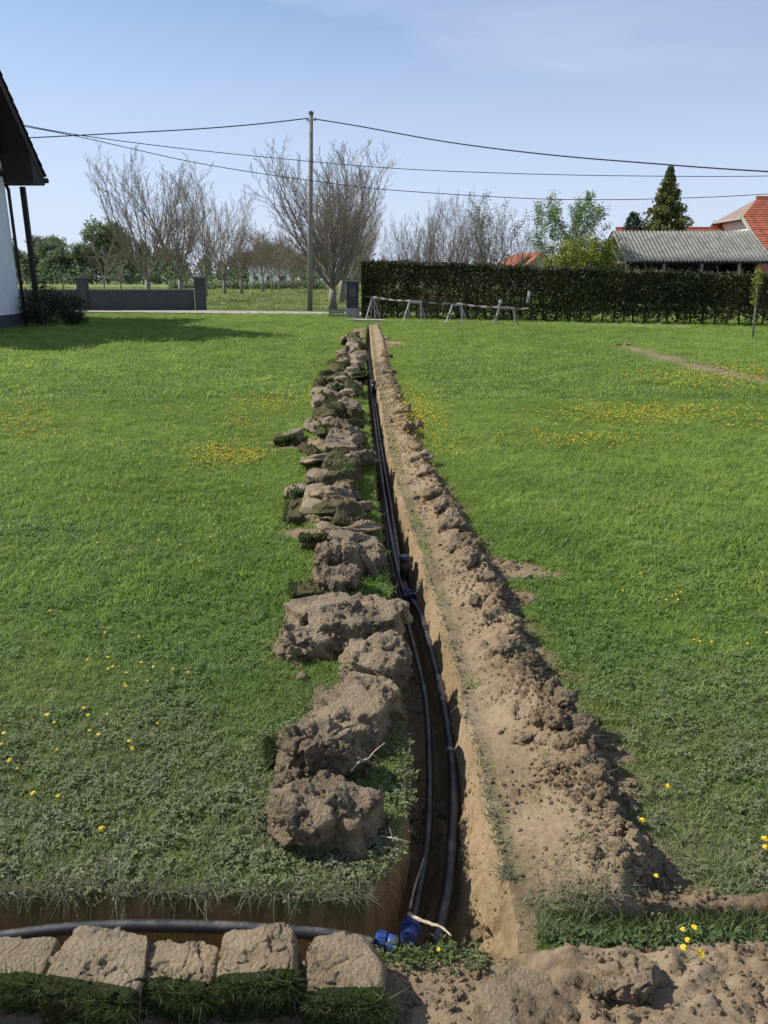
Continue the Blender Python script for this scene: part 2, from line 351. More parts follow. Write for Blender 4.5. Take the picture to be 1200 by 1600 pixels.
# ------------------------------------------------------------------ ground shape
def tab(pts, z=0.0):
    P = sorted([(gp(a, b, z).y, gp(a, b, z).x) for a, b in pts]); return np.array([p[0] for p in P]), np.array([p[1] for p in P])
L_TAB = tab([(574,508),(571,533),(573,600),(578,667),(585,717),(590,783),(600,850),(608,900),(616,967),(623,1050),(630,1133),(634,1183),(637,1230),(637,1275),(630,1310),(610,1350),(575,1395)])
R_TAB = tab([(577,508),(580,543),(588,600),(597,650),(607,707),(620,760),(633,800),(647,843),(662,893),(683,957),(700,1007),(713,1063),(723,1117),(737,1163),(747,1217),(756,1254),(771,1317),(790,1379),(800,1442),(798,1508)])
B_TAB = tab([(592,508),(602,533),(609,577),(620,600),(630,633),(647,667),(663,713),(683,747),(708,783),(725,817),(755,867),(778,900),(800,960),(838,1025),(867,1104),(925,1142),(946,1208),(967,1267),(1025,1360),(1005,1410),(990,1440)])
TY0, TY1 = 1.505, 1.70        # cross trench
Y_END = gp(575, 508).y
def sst(a, b, x): t = np.clip((x-a)/(b-a), 0, 1); return t*t*(3-2*t)
def edges(y):
    return np.interp(y, *L_TAB), np.interp(y, *R_TAB), np.interp(y, *B_TAB)
PATCHES = [  # bare soil patches: px, py, half width m, half depth m
    (815, 893, .26, .16), (795, 935, .16, .10), (970, 1186, .055, .03), (985, 1225, .05, .03), (612, 537, .45, .9), (360, 497, 1.6, .9), (660, 512, 1.2, .5), (545, 535, .25, .8),
    (455, 694, .3, .15), (460, 835, .12, .12), (470, 700, .3, .12), (730, 1330, .05, .08)]
STRIP = [gp(972, 541), gp(1020, 556), gp(1090, 575), gp(1150, 588), gp(1260, 606), gp(1400, 640)]
def seg_dist(x, y, pts):
    d = np.full_like(x, 1e9)
    for a, b in zip(pts[:-1], pts[1:]):
        ax, ay, bx, by = a.x, a.y, b.x, b.y; L2 = (bx-ax)**2+(by-ay)**2
        t = np.clip(((x-ax)*(bx-ax)+(y-ay)*(by-ay))/L2, 0, 1); d = np.minimum(d, np.hypot(x-ax-t*(bx-ax), y-ay-t*(by-ay)))
    return d
# worn bare earth under the row of sods (centre line, half width)
CL_TAB = tab([(550,540),(548,570),(535,600),(525,640),(520,690),(525,740),(515,790),(525,850),(545,880),(520,930),(530,985),(585,1050),(550,1110),(500,1170),(500,1240),(510,1290)])
CLW = (np.array([2.0, 3.2, 5.5, 8, 22]), np.array([.10, .13, .22, .30, .35]))
def ground(x, y):
    x = np.asarray(x, float); y = np.asarray(y, float)
    xl, xr, xb = edges(y)
    w1 = pn2(x, y, 9, 3.1)*.012+pn2(x, y, 34, 1.1)*.006
    fac = .010*(np.abs(((y*5.3+.3*pn2(x*0, y, 1.7)) % 1)-.5)-.25)*2*(y < 9)
    xlw, xrw = xl+w1+fac, xr+pn2(x, y, 7, 8.8)*.010+pn2(x, y, 30, 4)*.004
    ys, soft = TY1+pn2(x, y, 8, 5.5)*.014+pn2(x, y, 30, 9)*.005, .010
    inY = (y < Y_END)
    # main trench mask (1 inside)
    soft2 = .012+.0006*y
    mt = sst(-soft2, soft2, x-xlw)*np.clip(.22*sst(-soft2, soft2*.6, xrw-x)+.78*np.clip((xrw-x)/((.065+.02*sst(3, 2, y)+.018*pn2(x, y, 5, 4))*(.25+.75*sst(9, 4, y))), 0, 1)**.85, 0, 1)*inY*sst(TY0-.02, TY0+.02, y)
    ct = sst(-soft, soft, ys-y)*sst(TY0-.02, TY0+.02, y)*sst(-.02, .02, xrw-x)
    far_end = sst(Y_END, Y_END-3, y)
    depth = .36*np.clip(.35+.65*far_end, 0, 1)+pn2(x, y, 11, 2)*.012+pn2(x, y, 45, 2)*.006
    # crumbled toe of the right wall near the camera
    toe = sst(2.6, 1.9, y)*sst(.20, .02, xrw-x)*.20*(1+.4*pn2(x, y, 9, 2))+sst(.05, 0, xrw-x)*.02; toe = toe+(.5+.5*sst(2.6, 1.9, y))*np.abs(pn2(x, y, 24, 3))*.02
    tm = np.maximum(mt, ct)
    z = pn2(x, y, .9)*.012*sst(28, 15, y)+pn2(x, y, 6)*.004*sst(20, 8, y)
    # spoil bank
    A = xr+.035+.010*y*(y < 6)*.5+.01; A = xr+.030+.010*np.minimum(y, 6)
    W = np.maximum(xb-A, .02); t = (x-A)/W
    crest = .74+.12*pn2(x, y, 2.5, 7)
    prof = np.where(t < crest, sst(0, 1, t/crest)*.9+.1*np.clip(t/crest, 0, 1), sst(1.04, crest, t))
    H = np.clip(W*.33, .03, .15)*(1+.45*pn2(x, y, 2.1, 6.3))
    H = np.clip(W*.29, .025, .115)*(.62+.38*sst(9, 4, y))*(1+.5*pn2(x, y, 2.1, 6.3))
    inh = sst(-.0, .06, t)*sst(1.12+.25*pn2(x, y, 5, 1), .98+.25*pn2(x, y, 5, 1), t)*sst(Y_END+1.5, Y_END-1, y)*sst(1.60, 1.72, y)
    rid = 1-np.abs(pn2(x, y, 13, 4))*2; near = y < 12; lump = np.abs(pn2(x, y, 15, 2))*.022+np.abs(pn2(x, y, 42, 2.2))*.010; wx, wy = x[near]+pn2(x[near], y[near], 40, 1)*.004, y[near]+pn2(x[near], y[near], 40, 6)*.004; lump[near] += wfac2(wx, wy, 15, 1)*.027+wfac2(wx, wy, 33, 1)*.013+(wor2(wx, wy, 70, 1)-.45)*.007
    cl = sst(-.25, .30, pn2(x, y, 3.0, 12)+.8*(t-.35))
    zh = prof*H+lump*cl*(.5+.7*prof)+pn2(x, y, 60)*.0025
    z = z+zh*inh*(t > -.1)
    soil = inh.copy(); strip = sst(.0, .01, x-xrw)*sst(.10, .03, t)*inY; soil = np.maximum(soil, strip*(.80+.25*pn2(x, y, 11, 6)+.25*pn2(x, y, 2.2, 6)))
    # thin scattered earth left of the bank
    soil = np.maximum(soil, .75*sst(-.05, .10, t+.06*pn2(x, y, 30, 2))*sst(1.5, 1.0, t+.4*pn2(x, y, 8, 3))*sst(1.62, 1.7, y)*inY)
    # near right bottom: turned earth right of the cross trench
    nb = sst(.30, .42, x)*sst(1.505, 1.47, y+.02*pn2(x, y, 9, 3)); nb2 = sst(.52, .62, x)*sst(1.615, 1.635, y+.01*pn2(x, y, 12, 3))*sst(1.70, 1.67, y+.02*pn2(x, y, 6, 3))
    z = z+nb*(.035+.02*pn2(x, y, 4, 2)+np.abs(pn2(x, y, 14, 5))*.04+np.abs(pn2(x, y, 40, 5))*.012)+nb2*(.015+np.abs(pn2(x, y, 20, 5))*.02)
    nearb = sst(1.52, 1.49, y)
    soil = np.maximum(soil, np.maximum(nearb, nb2))
    z = z+nearb*(1-nb)*(np.abs(pn2(x, y, 16, 5))*.014+np.abs(pn2(x, y, 50, 5))*.006)
    # groove under the tall grass strip at the right
    gr = sst(.40, .50, x)*sst(.04, .015, np.abs(y-1.60)); z = z-gr*.05*(1-tm)
    # bare patches
    jj = .5*pn2(x, y, 7, 9)+.25*pn2(x, y, 22, 9); jf = .6*pn2(x, y, 1.2, 9)+.4*pn2(x, y, 4, 9)
    for px, py, hw, hd in PATCHES:
        g = gp(px, py); r = np.hypot((x-g.x)/hw, (y-g.y)/hd); k = sst(1.15, .7, r+(jj if g.y < 8 else jf)*.9)
        if g.y > 25: k = k*.55
        soil = np.maximum(soil, k); z = z+k*.012*(g.y < 8)
    sd = seg_dist(x, y, STRIP); soil = np.maximum(soil, .9*sst(.42, .18, sd+.12*jf))
    cx = np.interp(y, *CL_TAB); cw = np.interp(y, *CLW)
    soil = np.maximum(soil, .9*sst(1.1, .5, np.abs(x-cx)/cw+.5*jj+.15)*(y > 1.85)*sst(Y_END, Y_END-3, y))
    soil = np.maximum(soil, sst(.0, .04, tm)); soil = np.maximum(soil, sst(.045, .015, np.abs(x-xrw))*inY*(y > TY0)); soil = np.maximum(soil, .9*sst(.02, .006, np.abs(x-xlw))*inY)
    # low ridge of earth under the row of sods
    rg = sst(1.0, .25, np.abs(x-cx)/cw+.25*jj)*(y > 1.85)*sst(Y_END, Y_END-3, y)*(1-tm); nr_ = y < 9
    add = .045+.02*np.minimum(y/6, 1.5)+.03*pn2(x, y, 3.1, 8)+np.abs(pn2(x, y, 14, 3))*.02; add[nr_] += wfac2(x[nr_], y[nr_], 18, 4)*.028+wfac2(x[nr_], y[nr_], 40, 4)*.012
    z = z+rg*add*(.15+.85*sst(16, 8, y))
    z = z*(1-tm)+tm*(-depth+toe)
    return z, np.clip(soil, 0, 1), tm, np.clip(inh+nearb+nb2, 0, 1)

# adaptive grid
rows = [0.35]
while rows[-1] < 46: rows.append(rows[-1]+max(.0065, min(rows[-1]*.0047, .2)) if rows[-1] > 1.0 else rows[-1]+.03)
rows = np.array(rows); rows[-1] = 46
u = list(np.arange(-.26, .26, .0085)); x_ = .26
while x_ < 1.1: u.append(x_); x_ += .0115
while x_ < 30: u.append(x_); x_ += max(.0115, (x_-1.0)*.11)
x_ = -.26; ul = []
while x_ > -1.0: x_ -= .018; ul.append(x_)
while x_ > -30: x_ -= max(.018, (-x_-.9)*.11); ul.append(x_)
u = np.array(sorted(ul+u)); u[0] = -30; u[-1] = 30
yy, uu = np.meshgrid(rows, u, indexing='ij')
xl0, xr0, xb0 = edges(yy); cen = (xl0+xr0)/2
xx = uu+cen*(1-np.clip(np.abs(uu)/30, 0, 1))
gz, gs, gt, gh = ground(xx.ravel(), yy.ravel())
nr, nc = yy.shape
V = np.stack([xx.ravel(), yy.ravel(), gz], 1)
# crumbly sideways jitter on the trench walls
wallm = (gt > .05) & (gt < .97)
V[:, 0] += wallm*pn(V*28)*.010; V[:, 1] += wallm*pn(V*28+9)*.006
i0 = (np.arange(nr-1)[:, None]*nc+np.arange(nc-1)[None, :]).ravel()
Q = np.stack([i0, i0+1, i0+nc+1, i0+nc], 1)
tf, hf, sf = gt[Q].max(1), gh[Q].mean(1), gs[Q].mean(1)
cls = np.where(tf > .04, 1, np.where(hf > .5, 2, 0))
def sub(name, k, label, kind='structure'):
    q = Q[cls == k]; used, inv = np.unique(q, return_inverse=True)
    o = mesh_np(name, V[used], inv.reshape(-1, 4), SUBSOIL if name == 'trench' else GROUND, True, attrs={'soil': gs[used]})
    tag(o, label, kind=kind); return o
sub('lawn', 0, 'mown green garden lawn on both sides of the trench')
sub('trench', 1, 'narrow freshly dug trench with vertical earth walls')
sub('spoil_bank', 2, 'long bank of loose brown earth heaped right of the trench', 'stuff')
# wider land
S = 700
mb = MB()
for (x0, x1, y0, y1) in ((-S, -30, -20, 46), (30, S, -20, 46), (-S, S, 46, 900), (-30, 30, -20, .35)):
    mb.add([(x0, y0, 0), (x1, y0, 0), (x1, y1, 0), (x0, y1, 0)], [(0, 1, 2, 3)])
tag(mb.build('orchard_meadow', FIELD), 'rough pale green meadow stretching to the far woods', kind='structure')

def sheet(name, pts, z, mat, label):
    m = MB(); n = len(pts)//2
    m.v = [(p[0], p[1], z) for p in pts]; m.f = [tuple(range(len(pts)))]
    return tag(m.build(name, mat), label, kind='structure')
def strip_sheet(name, cl, w, z, mat, label, jag=.15):
    v, f = [], []; pts = []
    for a, b in zip(cl[:-1], cl[1:]):
        n = max(2, int(math.dist(a, b)/.5))
        for i in range(n): t = i/n; pts.append((a[0]*(1-t)+b[0]*t, a[1]*(1-t)+b[1]*t))
    pts.append(cl[-1])
    for i, p in enumerate(pts):
        q = pts[min(i+1, len(pts)-1)]; r = pts[max(i-1, 0)]; d = Vector((q[0]-r[0], q[1]-r[1])).normalized(); nn = Vector((-d.y, d.x))
        for s_ in (-1, 1): ww = w/2+random.uniform(-jag, jag); v.append((p[0]+nn.x*ww*s_, p[1]+nn.y*ww*s_, z))
    f = [(2*i, 2*i+1, 2*i+3, 2*i+2) for i in range(len(pts)-1)]
    m = MB(); m.v = v; m.f = f; return tag(m.build(name, mat), label, kind='structure')
strip_sheet('gravel_road', [(-45, 41.5), (-20, 41.2), (-9, 39.2), (-1.5, 37.0), (1.2, 36.2), (20, 33.5)], 2.9, .028, ROAD, 'pale gravel lane crossing behind the lawn')
strip_sheet('footpath', [(-1.6, 32.2), (3, 29.9), (8, 27.9), (10.4, 26.9)], .9, .022, ROAD, 'thin pale gravel path in front of the clipped hedge', .12)

# ------------------------------------------------------------------ grass scatter through geometry nodes
def blades_arrays(P, N, n_len, width, lean, seed, curl=.5, segs=2):
    """P base points, N main direction; returns V,F of tapered bent blades (quads strips ending narrow)."""
    r = np.random.default_rng(seed); k = len(P)
    L = n_len[0]+(n_len[1]-n_len[0])*r.random(k); az = r.random(k)*2*np.pi
    side = np.stack([np.cos(az), np.sin(az), np.zeros(k)], 1)
    ld = r.normal(size=(k, 3)); ld -= (ld*N).sum(1)[:, None]*N; ld /= np.linalg.norm(ld, axis=1)[:, None]+1e-9
    side = np.cross(N, ld); w = width*(.6+.8*r.random(k)); le = lean*(.3+r.random(k))
    vs = []
    for s in range(segs+1):
        t = s/segs; c = P+N*(L*t*(1-.25*le*t))[:, None]+ld*(L*le*(t**1.7)*(1+curl*t))[:, None]
        ww = w*(1-.85*t**1.5)/2; vs += [c-side*ww[:, None], c+side*ww[:, None]]
    V = np.stack(vs, 1).reshape(-1, 3); m = 2*(segs+1); b = np.arange(k)[:, None]*m
    Fs = [np.stack([b[:, 0]+2*s, b[:, 0]+2*s+1, b[:, 0]+2*s+3, b[:, 0]+2*s+2], 1) for s in range(segs)]
    return V, np.concatenate(Fs)
def tuft_col(name, variants, nbl, rad, nlen, width, lean, mat, seed, cl=False):
    c = bpy.data.collections.new(name)
    for v in range(variants):
        r = np.random.default_rng(seed+v); a = r.random(nbl)*2*np.pi; d = rad*np.sqrt(r.random(nbl))
        P = np.stack([d*np.cos(a), d*np.sin(a), np.full(nbl, -.004)], 1)
        if cl:   # small rounded leaflets on short stalks
            Vs, Fs = [], []; z = nlen[0]+(nlen[1]-nlen[0])*r.random(nbl)
            for i in range(nbl):
                base = P[i]+np.array([0, 0, z[i]]); th = r.random()*6.28; tilt = r.normal(0, .35, 2)
                for k in range(3):
                    an = th+k*2.09; ca, sa = math.cos(an), math.sin(an); w = width*(.7+.6*r.random())
                    q = [(0, 0), (.55*w, .38*w), (1.05*w, .30*w), (1.15*w, 0), (1.05*w, -.30*w), (.55*w, -.38*w)]
                    pts = [(base[0]+qx*ca-qy*sa, base[1]+qx*sa+qy*ca, base[2]+tilt[0]*(qx*ca)+tilt[1]*(qx*sa)+abs(qy)*.4) for qx, qy in q]
                    n0 = len(Vs); Vs += pts; Fs.append([n0, n0+1, n0+2, n0+3]); Fs.append([n0, n0+3, n0+4, n0+5])
            o = mesh_np('leaflets', Vs, Fs, mat, do_link=False)
        else:
            Vv, Ff = blades_arrays(P, np.tile([0, 0, 1.], (nbl, 1)), nlen, width, lean, seed+50+v)
            o = mesh_np('blades', Vv, Ff, mat, do_link=False)
        c.objects.link(o)
    return c
def scatter(name, col, P, scl, rotz, label, tilt=.15, idx=None):
    n = len(P); me = bpy.data.meshes.new(name); me.vertices.add(n); me.vertices.foreach_set('co', np.asarray(P, np.float32).ravel())
    a = me.attributes.new('scl', 'FLOAT_VECTOR', 'POINT'); a.data.foreach_set('vector', np.asarray(scl, np.float32).ravel())
    r = np.stack([RNG.normal(0, tilt, n), RNG.normal(0, tilt, n), rotz], 1)
    a = me.attributes.new('rt', 'FLOAT_VECTOR', 'POINT'); a.data.foreach_set('vector', r.astype(np.float32).ravel())
    a = me.attributes.new('vi', 'INT', 'POINT'); a.data.foreach_set('value', RNG.integers(0, len(col.objects), n).astype(np.int32))
    o = bpy.data.objects.new(name, me); link(o); tag(o, label, kind='stuff')
    g = bpy.data.node_groups.new(name, 'GeometryNodeTree'); g.interface.new_socket('Geometry', in_out='INPUT', socket_type='NodeSocketGeometry'); g.interface.new_socket('Geometry', in_out='OUTPUT', socket_type='NodeSocketGeometry')
    N, Lk = g.nodes, g.links; gi = N.new('NodeGroupInput'); go = N.new('NodeGroupOutput'); ip = N.new('GeometryNodeInstanceOnPoints')
    ci = N.new('GeometryNodeCollectionInfo'); ci.inputs['Collection'].default_value = col; ci.inputs['Separate Children'].default_value = True; ci.inputs['Reset Children'].default_value = True
    def na(nm, t):
        x = N.new('GeometryNodeInputNamedAttribute'); x.data_type = t; x.inputs['Name'].default_value = nm; return [s for s in x.outputs if s.enabled][0]
    Lk.new(gi.outputs[0], ip.inputs['Points']); Lk.new(ci.outputs[0], ip.inputs['Instance']); ip.inputs['Pick Instance'].default_value = True
    Lk.new(na('vi', 'INT'), ip.inputs['Instance Index']); Lk.new(na('rt', 'FLOAT_VECTOR'), ip.inputs['Rotation']); Lk.new(na('scl', 'FLOAT_VECTOR'), ip.inputs['Scale'])
    Lk.new(ip.outputs[0], go.inputs[0]); md = o.modifiers.new('scatter', 'NODES'); md.node_group = g
    return o
def sample(y0, y1, dens, margin=1.0, xf=.60, xmax=29):
    """uniform points over the viewed wedge"""
    wmax = min(xf*y1+margin, xmax); n = int(dens*(y1-y0)*2*wmax); y = y0+(y1-y0)*RNG.random(n); x = (RNG.random(n)*2-1)*wmax
    k = np.abs(x) < xf*y+margin; return x[k], y[k]
def grass_pts(y0, y1, dens, margin=1.0, thr=.5):
    x, y = sample(y0, y1, dens, margin); z, s, t, h = ground(x, y)
    keep = (RNG.random(len(x)) > s*1.25) & (t < .2)
    return x[keep], y[keep], z[keep], s[keep]
def hpatch(x, y): return 1+.32*pn2(x, y, 1.4, 4)+.18*pn2(x, y, 5, 4)
near_c = tuft_col('tuft_near', 5, 18, .035, (.010, .030), .0034, .7, BLADE, 100)
mid_c = tuft_col('tuft_mid', 4, 34, .085, (.02, .045), .0055, .8, BLADE, 200)
far_c = tuft_col('tuft_far', 4, 70, .30, (.025, .05), .014, .8, BLADE, 300)
clo_c = tuft_col('clover_near', 4, 7, .035, (.012, .034), .0085, 0, CLOVER, 400, cl=True)
for nm, c, y0, y1, dn, lab, thr in (('lawn_grass', near_c, 1.50, 3.6, 1700, 'short grass blades of the lawn nearest the camera', .5),
                               ('lawn_grass', mid_c, 3.6, 10.5, 330, 'short grass of the lawn beside the middle of the trench', .5),
                               ('lawn_grass', far_c, 10.5, 36.5, 26, 'short grass of the far lawn up to the lane', .5)):
    x, y, z, s = grass_pts(y0, y1, dn); 
    if c is near_c: k = (y > TY1+.0) | (x > .32); x, y, z, s = x[k], y[k], z[k], s[k]
    if c is not near_c:
        e0, e1, e2 = edges(y); pad = .34 if c is far_c else .10; cxx = np.interp(y, *CL_TAB)
        k = ~((x > e0-pad) & (x < e2+pad*.8)); 
        if c is far_c: k &= ~((x > cxx-.55) & (x < e2))
        x, y, z, s = x[k], y[k], z[k], s[k]
    h = hpatch(x, y)*(1-.3*s); sc_ = .8+.4*RNG.random(len(x))
    if c is near_c: h = h*1.0; kk_ = ~((y < 1.60) & (RNG.random(len(y)) < .45)); x, y, z, s, h, sc_ = x[kk_], y[kk_], z[kk_], s[kk_], h[kk_], sc_[kk_]
    scatter(nm, c, np.stack([x, y, z], 1), np.stack([sc_, sc_, sc_*h], 1), RNG.random(len(x))*6.28, lab)
fill_c = tuft_col('tuft_fill', 4, 16, .05, (.018, .034), .006, .6, BLADE, 250)
fy_ = 3.6+(Y_END+1-3.6)*RNG.random(60000); e0, e1, e2 = edges(fy_); fx_ = e0-.9+(e2-e0+1.35)*RNG.random(60000); z, s, t, h = ground(fx_, fy_); k = (RNG.random(60000) > s*1.3) & (t < .02) & ((fx_ < e0-.035) | (fx_ > e1+.05)) & ((fx_ < e0) | (fx_ > e1+.5*(e2-e1)) | (RNG.random(60000) < .25)); k &= (fy_ < 10.5) | (RNG.random(60000) < .8)
scatter('edge_lawn_grass', fill_c, np.stack([fx_, fy_, z], 1)[k], np.ones((int(k.sum()), 3)), (RNG.random(60000)*6.28)[k], 'short grass right along the trench, the sods and the bank')
x, y, z, s = grass_pts(1.62, 5.0, 620, .8); k = (y > TY1) & (pn2(x, y, 1.6, 33)+.6*RNG.random(len(x)) > .1-.35*sst(3.2, 1.7, y)); x, y, z = x[k], y[k], z[k]; sc_ = .7+.6*RNG.random(len(x))
scatter('clover', clo_c, np.stack([x, y, z], 1), np.stack([sc_]*3, 1), RNG.random(len(x))*6.28, 'small round clover leaves mixed into the near lawn')
STRAW = blade_mat('dead_straw', [(.26, .23, .13), (.36, .32, .19), (.46, .42, .27)], 0)
straw_c = tuft_col('straw', 4, 5, .05, (.02, .05), .0022, 1.6, STRAW, 700)
x, y, z, s = grass_pts(1.55, 9, 42, 1.0); k = (pn2(x, y, 1.1, 61)+.5*RNG.random(len(x)) > .2) & ((y > TY1) | (x > .32)); x, y, z = x[k], y[k], z[k]
scatter('dead_straw', straw_c, np.stack([x, y, z+.008], 1), np.ones((len(x), 3)), RNG.random(len(x))*6.28, 'dry straw blades lying in the near lawn')
by_ = 1.65+RNG.random(2600)**1.6*14; bl, br, bb = edges(by_); bx_ = br+.02+(bb-br)*RNG.random(2600)**.8; z, s, t, h = ground(bx_, by_); k = (t < .05) & (pn2(bx_, by_, 3.3, 41)+RNG.normal(0, .25, 2600) > .18)
ds_c = tuft_col('dusty_tuft', 4, 9, .03, (.010, .03), .003, 1.0, BLADE_DUSTY_LIT, 800)
scatter('bank_grass', ds_c, np.stack([bx_, by_, z], 1)[k], np.ones((int(k.sum()), 3)), (RNG.random(2600)*6.28)[k], 'scraps of dusty grass scattered over the spoil bank')
# meadow beyond the lane
mea_c = tuft_col('tuft_meadow', 4, 80, .55, (.06, .17), .035, .7, FIELDBLADE, 500)
x, y = sample(43, 140, 1.6, 4, .55, 80); k = pn2(x*.5, y, .35, 4) > -.15; x, y = x[k], y[k]; sc_ = .7+.7*RNG.random(len(x))
scatter('meadow_grass', mea_c, np.stack([x, y, 0*x], 1), np.stack([sc_*1.3, sc_, sc_], 1), RNG.random(len(x))*6.28, 'tussocky meadow grass under the orchard trees')
# ragged fringe hanging over the lip of the cross trench
r = np.random.default_rng(5); n = 2600; fx = -1.3+1.27*r.random(n); fx = fx[pn2(fx, fx*0, 11, 3)+r.normal(0, .2, n) > -.05]; n = len(fx)
P = np.stack([fx, TY1+pn2(fx, np.full(n, 1.7), 8, 5.5)*.014+r.normal(.004, .008, n), r.normal(.0, .006, n)], 1)
N = np.stack([r.normal(0, .5, n), -.5-.5*r.random(n), .35+.5*r.random(n)], 1); N /= np.linalg.norm(N, axis=1)[:, None]
Vv, Ff = blades_arrays(P, N, (.008, .030), .003, 1.5, 6)
tag(mesh_np('trench_lip_grass', Vv, Ff, BLADE_DUSTY_LIT), 'dusty dry grass fringe hanging over the cross trench lip', kind='stuff')
n = 2600; fy = 1.75+7.5*r.random(n)**1.6; el, er, _ = edges(fy); left = r.random(n) < .6
fx = np.where(left, el-.008, er+.01)+r.normal(0, .008, n); N = np.stack([np.where(left, .5, -.2)+r.normal(0, .4, n), r.normal(0, .4, n), .5+.5*r.random(n)], 1); N /= np.linalg.norm(N, axis=1)[:, None]
fz = ground(fx, fy)[0]; k = fz > -.03
Vv, Ff = blades_arrays(np.stack([fx, fy, fz], 1)[k], N[k], (.015, .04), .0035, 1.0, 8)
tag(mesh_np('trench_edge_grass', Vv, Ff, BLADE_DUSTY_LIT), 'thin dusty grass along both edges of the long trench', kind='stuff')

# crumbs of earth on the bank
def clod_arrays(n, size, seed, style='lump', amp=1.0, cuts=7):
    """cube-sphere clod, size = half extents; returns V,F"""
    g = np.linspace(-1, 1, n+1); a, b = np.meshgrid(g, g, indexing='ij'); a, b = np.tan(a.ravel()*math.pi/4), np.tan(b.ravel()*math.pi/4); o = np.ones_like(a)
    faces = [np.stack(v, 1) for v in ((o, a, b), (-o, b, a), (b, o, a), (a, -o, b), (a, b, o), (b, a, -o))]
    i0 = (np.arange(n)[:, None]*(n+1)+np.arange(n)[None, :]).ravel(); q = np.stack([i0, i0+n+1, i0+n+2, i0+1], 1)
    P = np.concatenate(faces); Fq = np.concatenate([q+k*(n+1)**2 for k in range(6)])
    key = np.round(P, 5); key, idx, inv = np.unique(key, axis=0, return_index=True, return_inverse=True); P = P[idx]; Fq = inv.ravel()[Fq]
    D = P/np.linalg.norm(P, axis=1)[:, None]
    e = {'lump': 2.8, 'block': 6.0, 'slab': 5.0, 'brick': 10.0}[style]
    R = 1/(np.abs(D)**e).sum(1)**(1/e); S = D*R[:, None]*np.array(size)
    sh = seed*3.17; mn = min(size); me_ = float(np.mean(size)); q = np.random.default_rng(seed)
    # irregular outline: bend and warp
    wf = 1.3/me_; amt = {'lump': .28, 'brick': .07}.get(style, .16)*me_
    S = S+np.stack([pn(S*wf*.6+sh), pn(S*wf*.6+sh+11), pn(S*wf*.6+sh+23)*.8], 1)*amt
    # chop by random planes
    for k in range(cuts):
        nn = q.normal(size=3)*np.array([1, 1, .8]); nn /= np.linalg.norm(nn); ext = np.abs(nn*np.array(size)).sum(); lim = ext*q.uniform(.62, .82); dd = S@nn-lim; S = S-nn*np.maximum(dd, 0)[:, None]*.85
    nrm = D*(1/np.array(size)); nrm /= np.linalg.norm(nrm, axis=1)[:, None]
    if amp > 0:
        rough = sst(-.30, .20, pn(S*(1.1/me_)+sh+7)+(.22 if style == 'lump' else -.10)); wb = .12+.88*rough
        Sw = S+np.stack([pn(S*40+sh), pn(S*40+sh+5), pn(S*40+sh+9)], 1)*.004
        kk = {'brick': .6, 'slab': .7}.get(style, 1.0)
        fs = float(np.clip(.11/me_, .42, 1.0))
        d = wfac(Sw*17*fs+sh)*.022/fs*wb*kk+wfac(Sw*36*fs+sh)*.013/fs*wb+(wor(Sw*75+sh)-.5)*.008*wb+np.abs(pn(S*150+sh))*.004*(.3+.7*wb)+pn(S*10+sh)*.010*kk
        we = wedge(S*(.8/me_)+sh+pn(S*30+sh)[:, None]*.06+pn(S*9+sh)[:, None]*.2); d -= sst(.045, .0, we)*.016*kk*sst(.0, .3, pn(S*(1.3/me_)+sh+31))
        S = S+nrm*(d*amp)[:, None]
        low_ = np.clip(-S[:, 2]/size[2], 0, 1.2)            # crumbled earth spreading at the foot
        if style != 'brick': S[:, :2] *= (1+.22*low_**1.5+.05*low_*pn(S*25+sh))[:, None]
    global LAST_ROUGH
    LAST_ROUGH = (.15+.85*rough)*(.8+.4*pn(S*18+sh)) if amp > 0 else np.zeros(len(S))
    # quads may be split by welding at poles; all remain quads
    return S, Fq
crv, crf = [], []
cc = bpy.data.collections.new('crumbs')
for k in range(6):
    Vc, Fc = clod_arrays(4, (.5, .42, .36), 900+k, 'lump', 0, 0); Vc += RNG.normal(0, .07, Vc.shape); o = mesh_np('crumb', Vc, Fc, [SOIL, CLOD_TAN, SOIL][k % 3], False, do_link=False); cc.objects.link(o)
cy = 1.5+(RNG.random(30000)**2.0)*14; cxl, cxr, cxb = edges(cy); cx = cxr+(cxb-cxr+.12)*np.clip(RNG.normal(.72, .33, len(cy)), .05, 1.5)
ox = RNG.random(3000)*1.2-.1; oy = 1.2+RNG.random(3000)*.32
tx = RNG.random(2500); ty = 1.55+RNG.random(2500)**1.5*6; tl, tr_, _ = edges(ty); txx = tl+(tr_-tl)*tx
wx = RNG.random(3500); wy = 1.9+RNG.random(3500)**1.5*9; wxx = np.interp(wy, *CL_TAB)+np.interp(wy, *CLW)*RNG.normal(0, .7, 3500)
cx = np.concatenate([cx, ox, txx, wxx]); cy = np.concatenate([cy, oy, ty, wy]); z, s, t, h = ground(cx, cy)
size = .0022+.012*RNG.random(len(cx))**5+.0008*cy*RNG.random(len(cx)); k = (s > .35) & (pn2(cx, cy, 4, 8)+RNG.normal(0, .25, len(cx)) > -.1)
size = size*np.where(pn2(cx, cy, 6, 2) > 0, 1.35, .85)
ky = 1.7+RNG.random(5200)**1.5*16; kl, kr, kb = edges(ky); kx = kr+.07+(kb-kr-.07)*np.clip(RNG.normal(.86, .12, len(ky)), .4, 1.12); kz, ks, kt, kh = ground(kx, ky); kk = pn2(kx, ky, 3.5, 21)+RNG.normal(0, .2, len(kx)) > .0
cx = np.concatenate([cx, kx[kk]]); cy = np.concatenate([cy, ky[kk]]); z = np.concatenate([z, kz[kk]]); k = np.concatenate([k, ks[kk] > .2]); size = np.concatenate([size, (.008+.022*RNG.random(len(kx))**3+.001*ky)[kk]])
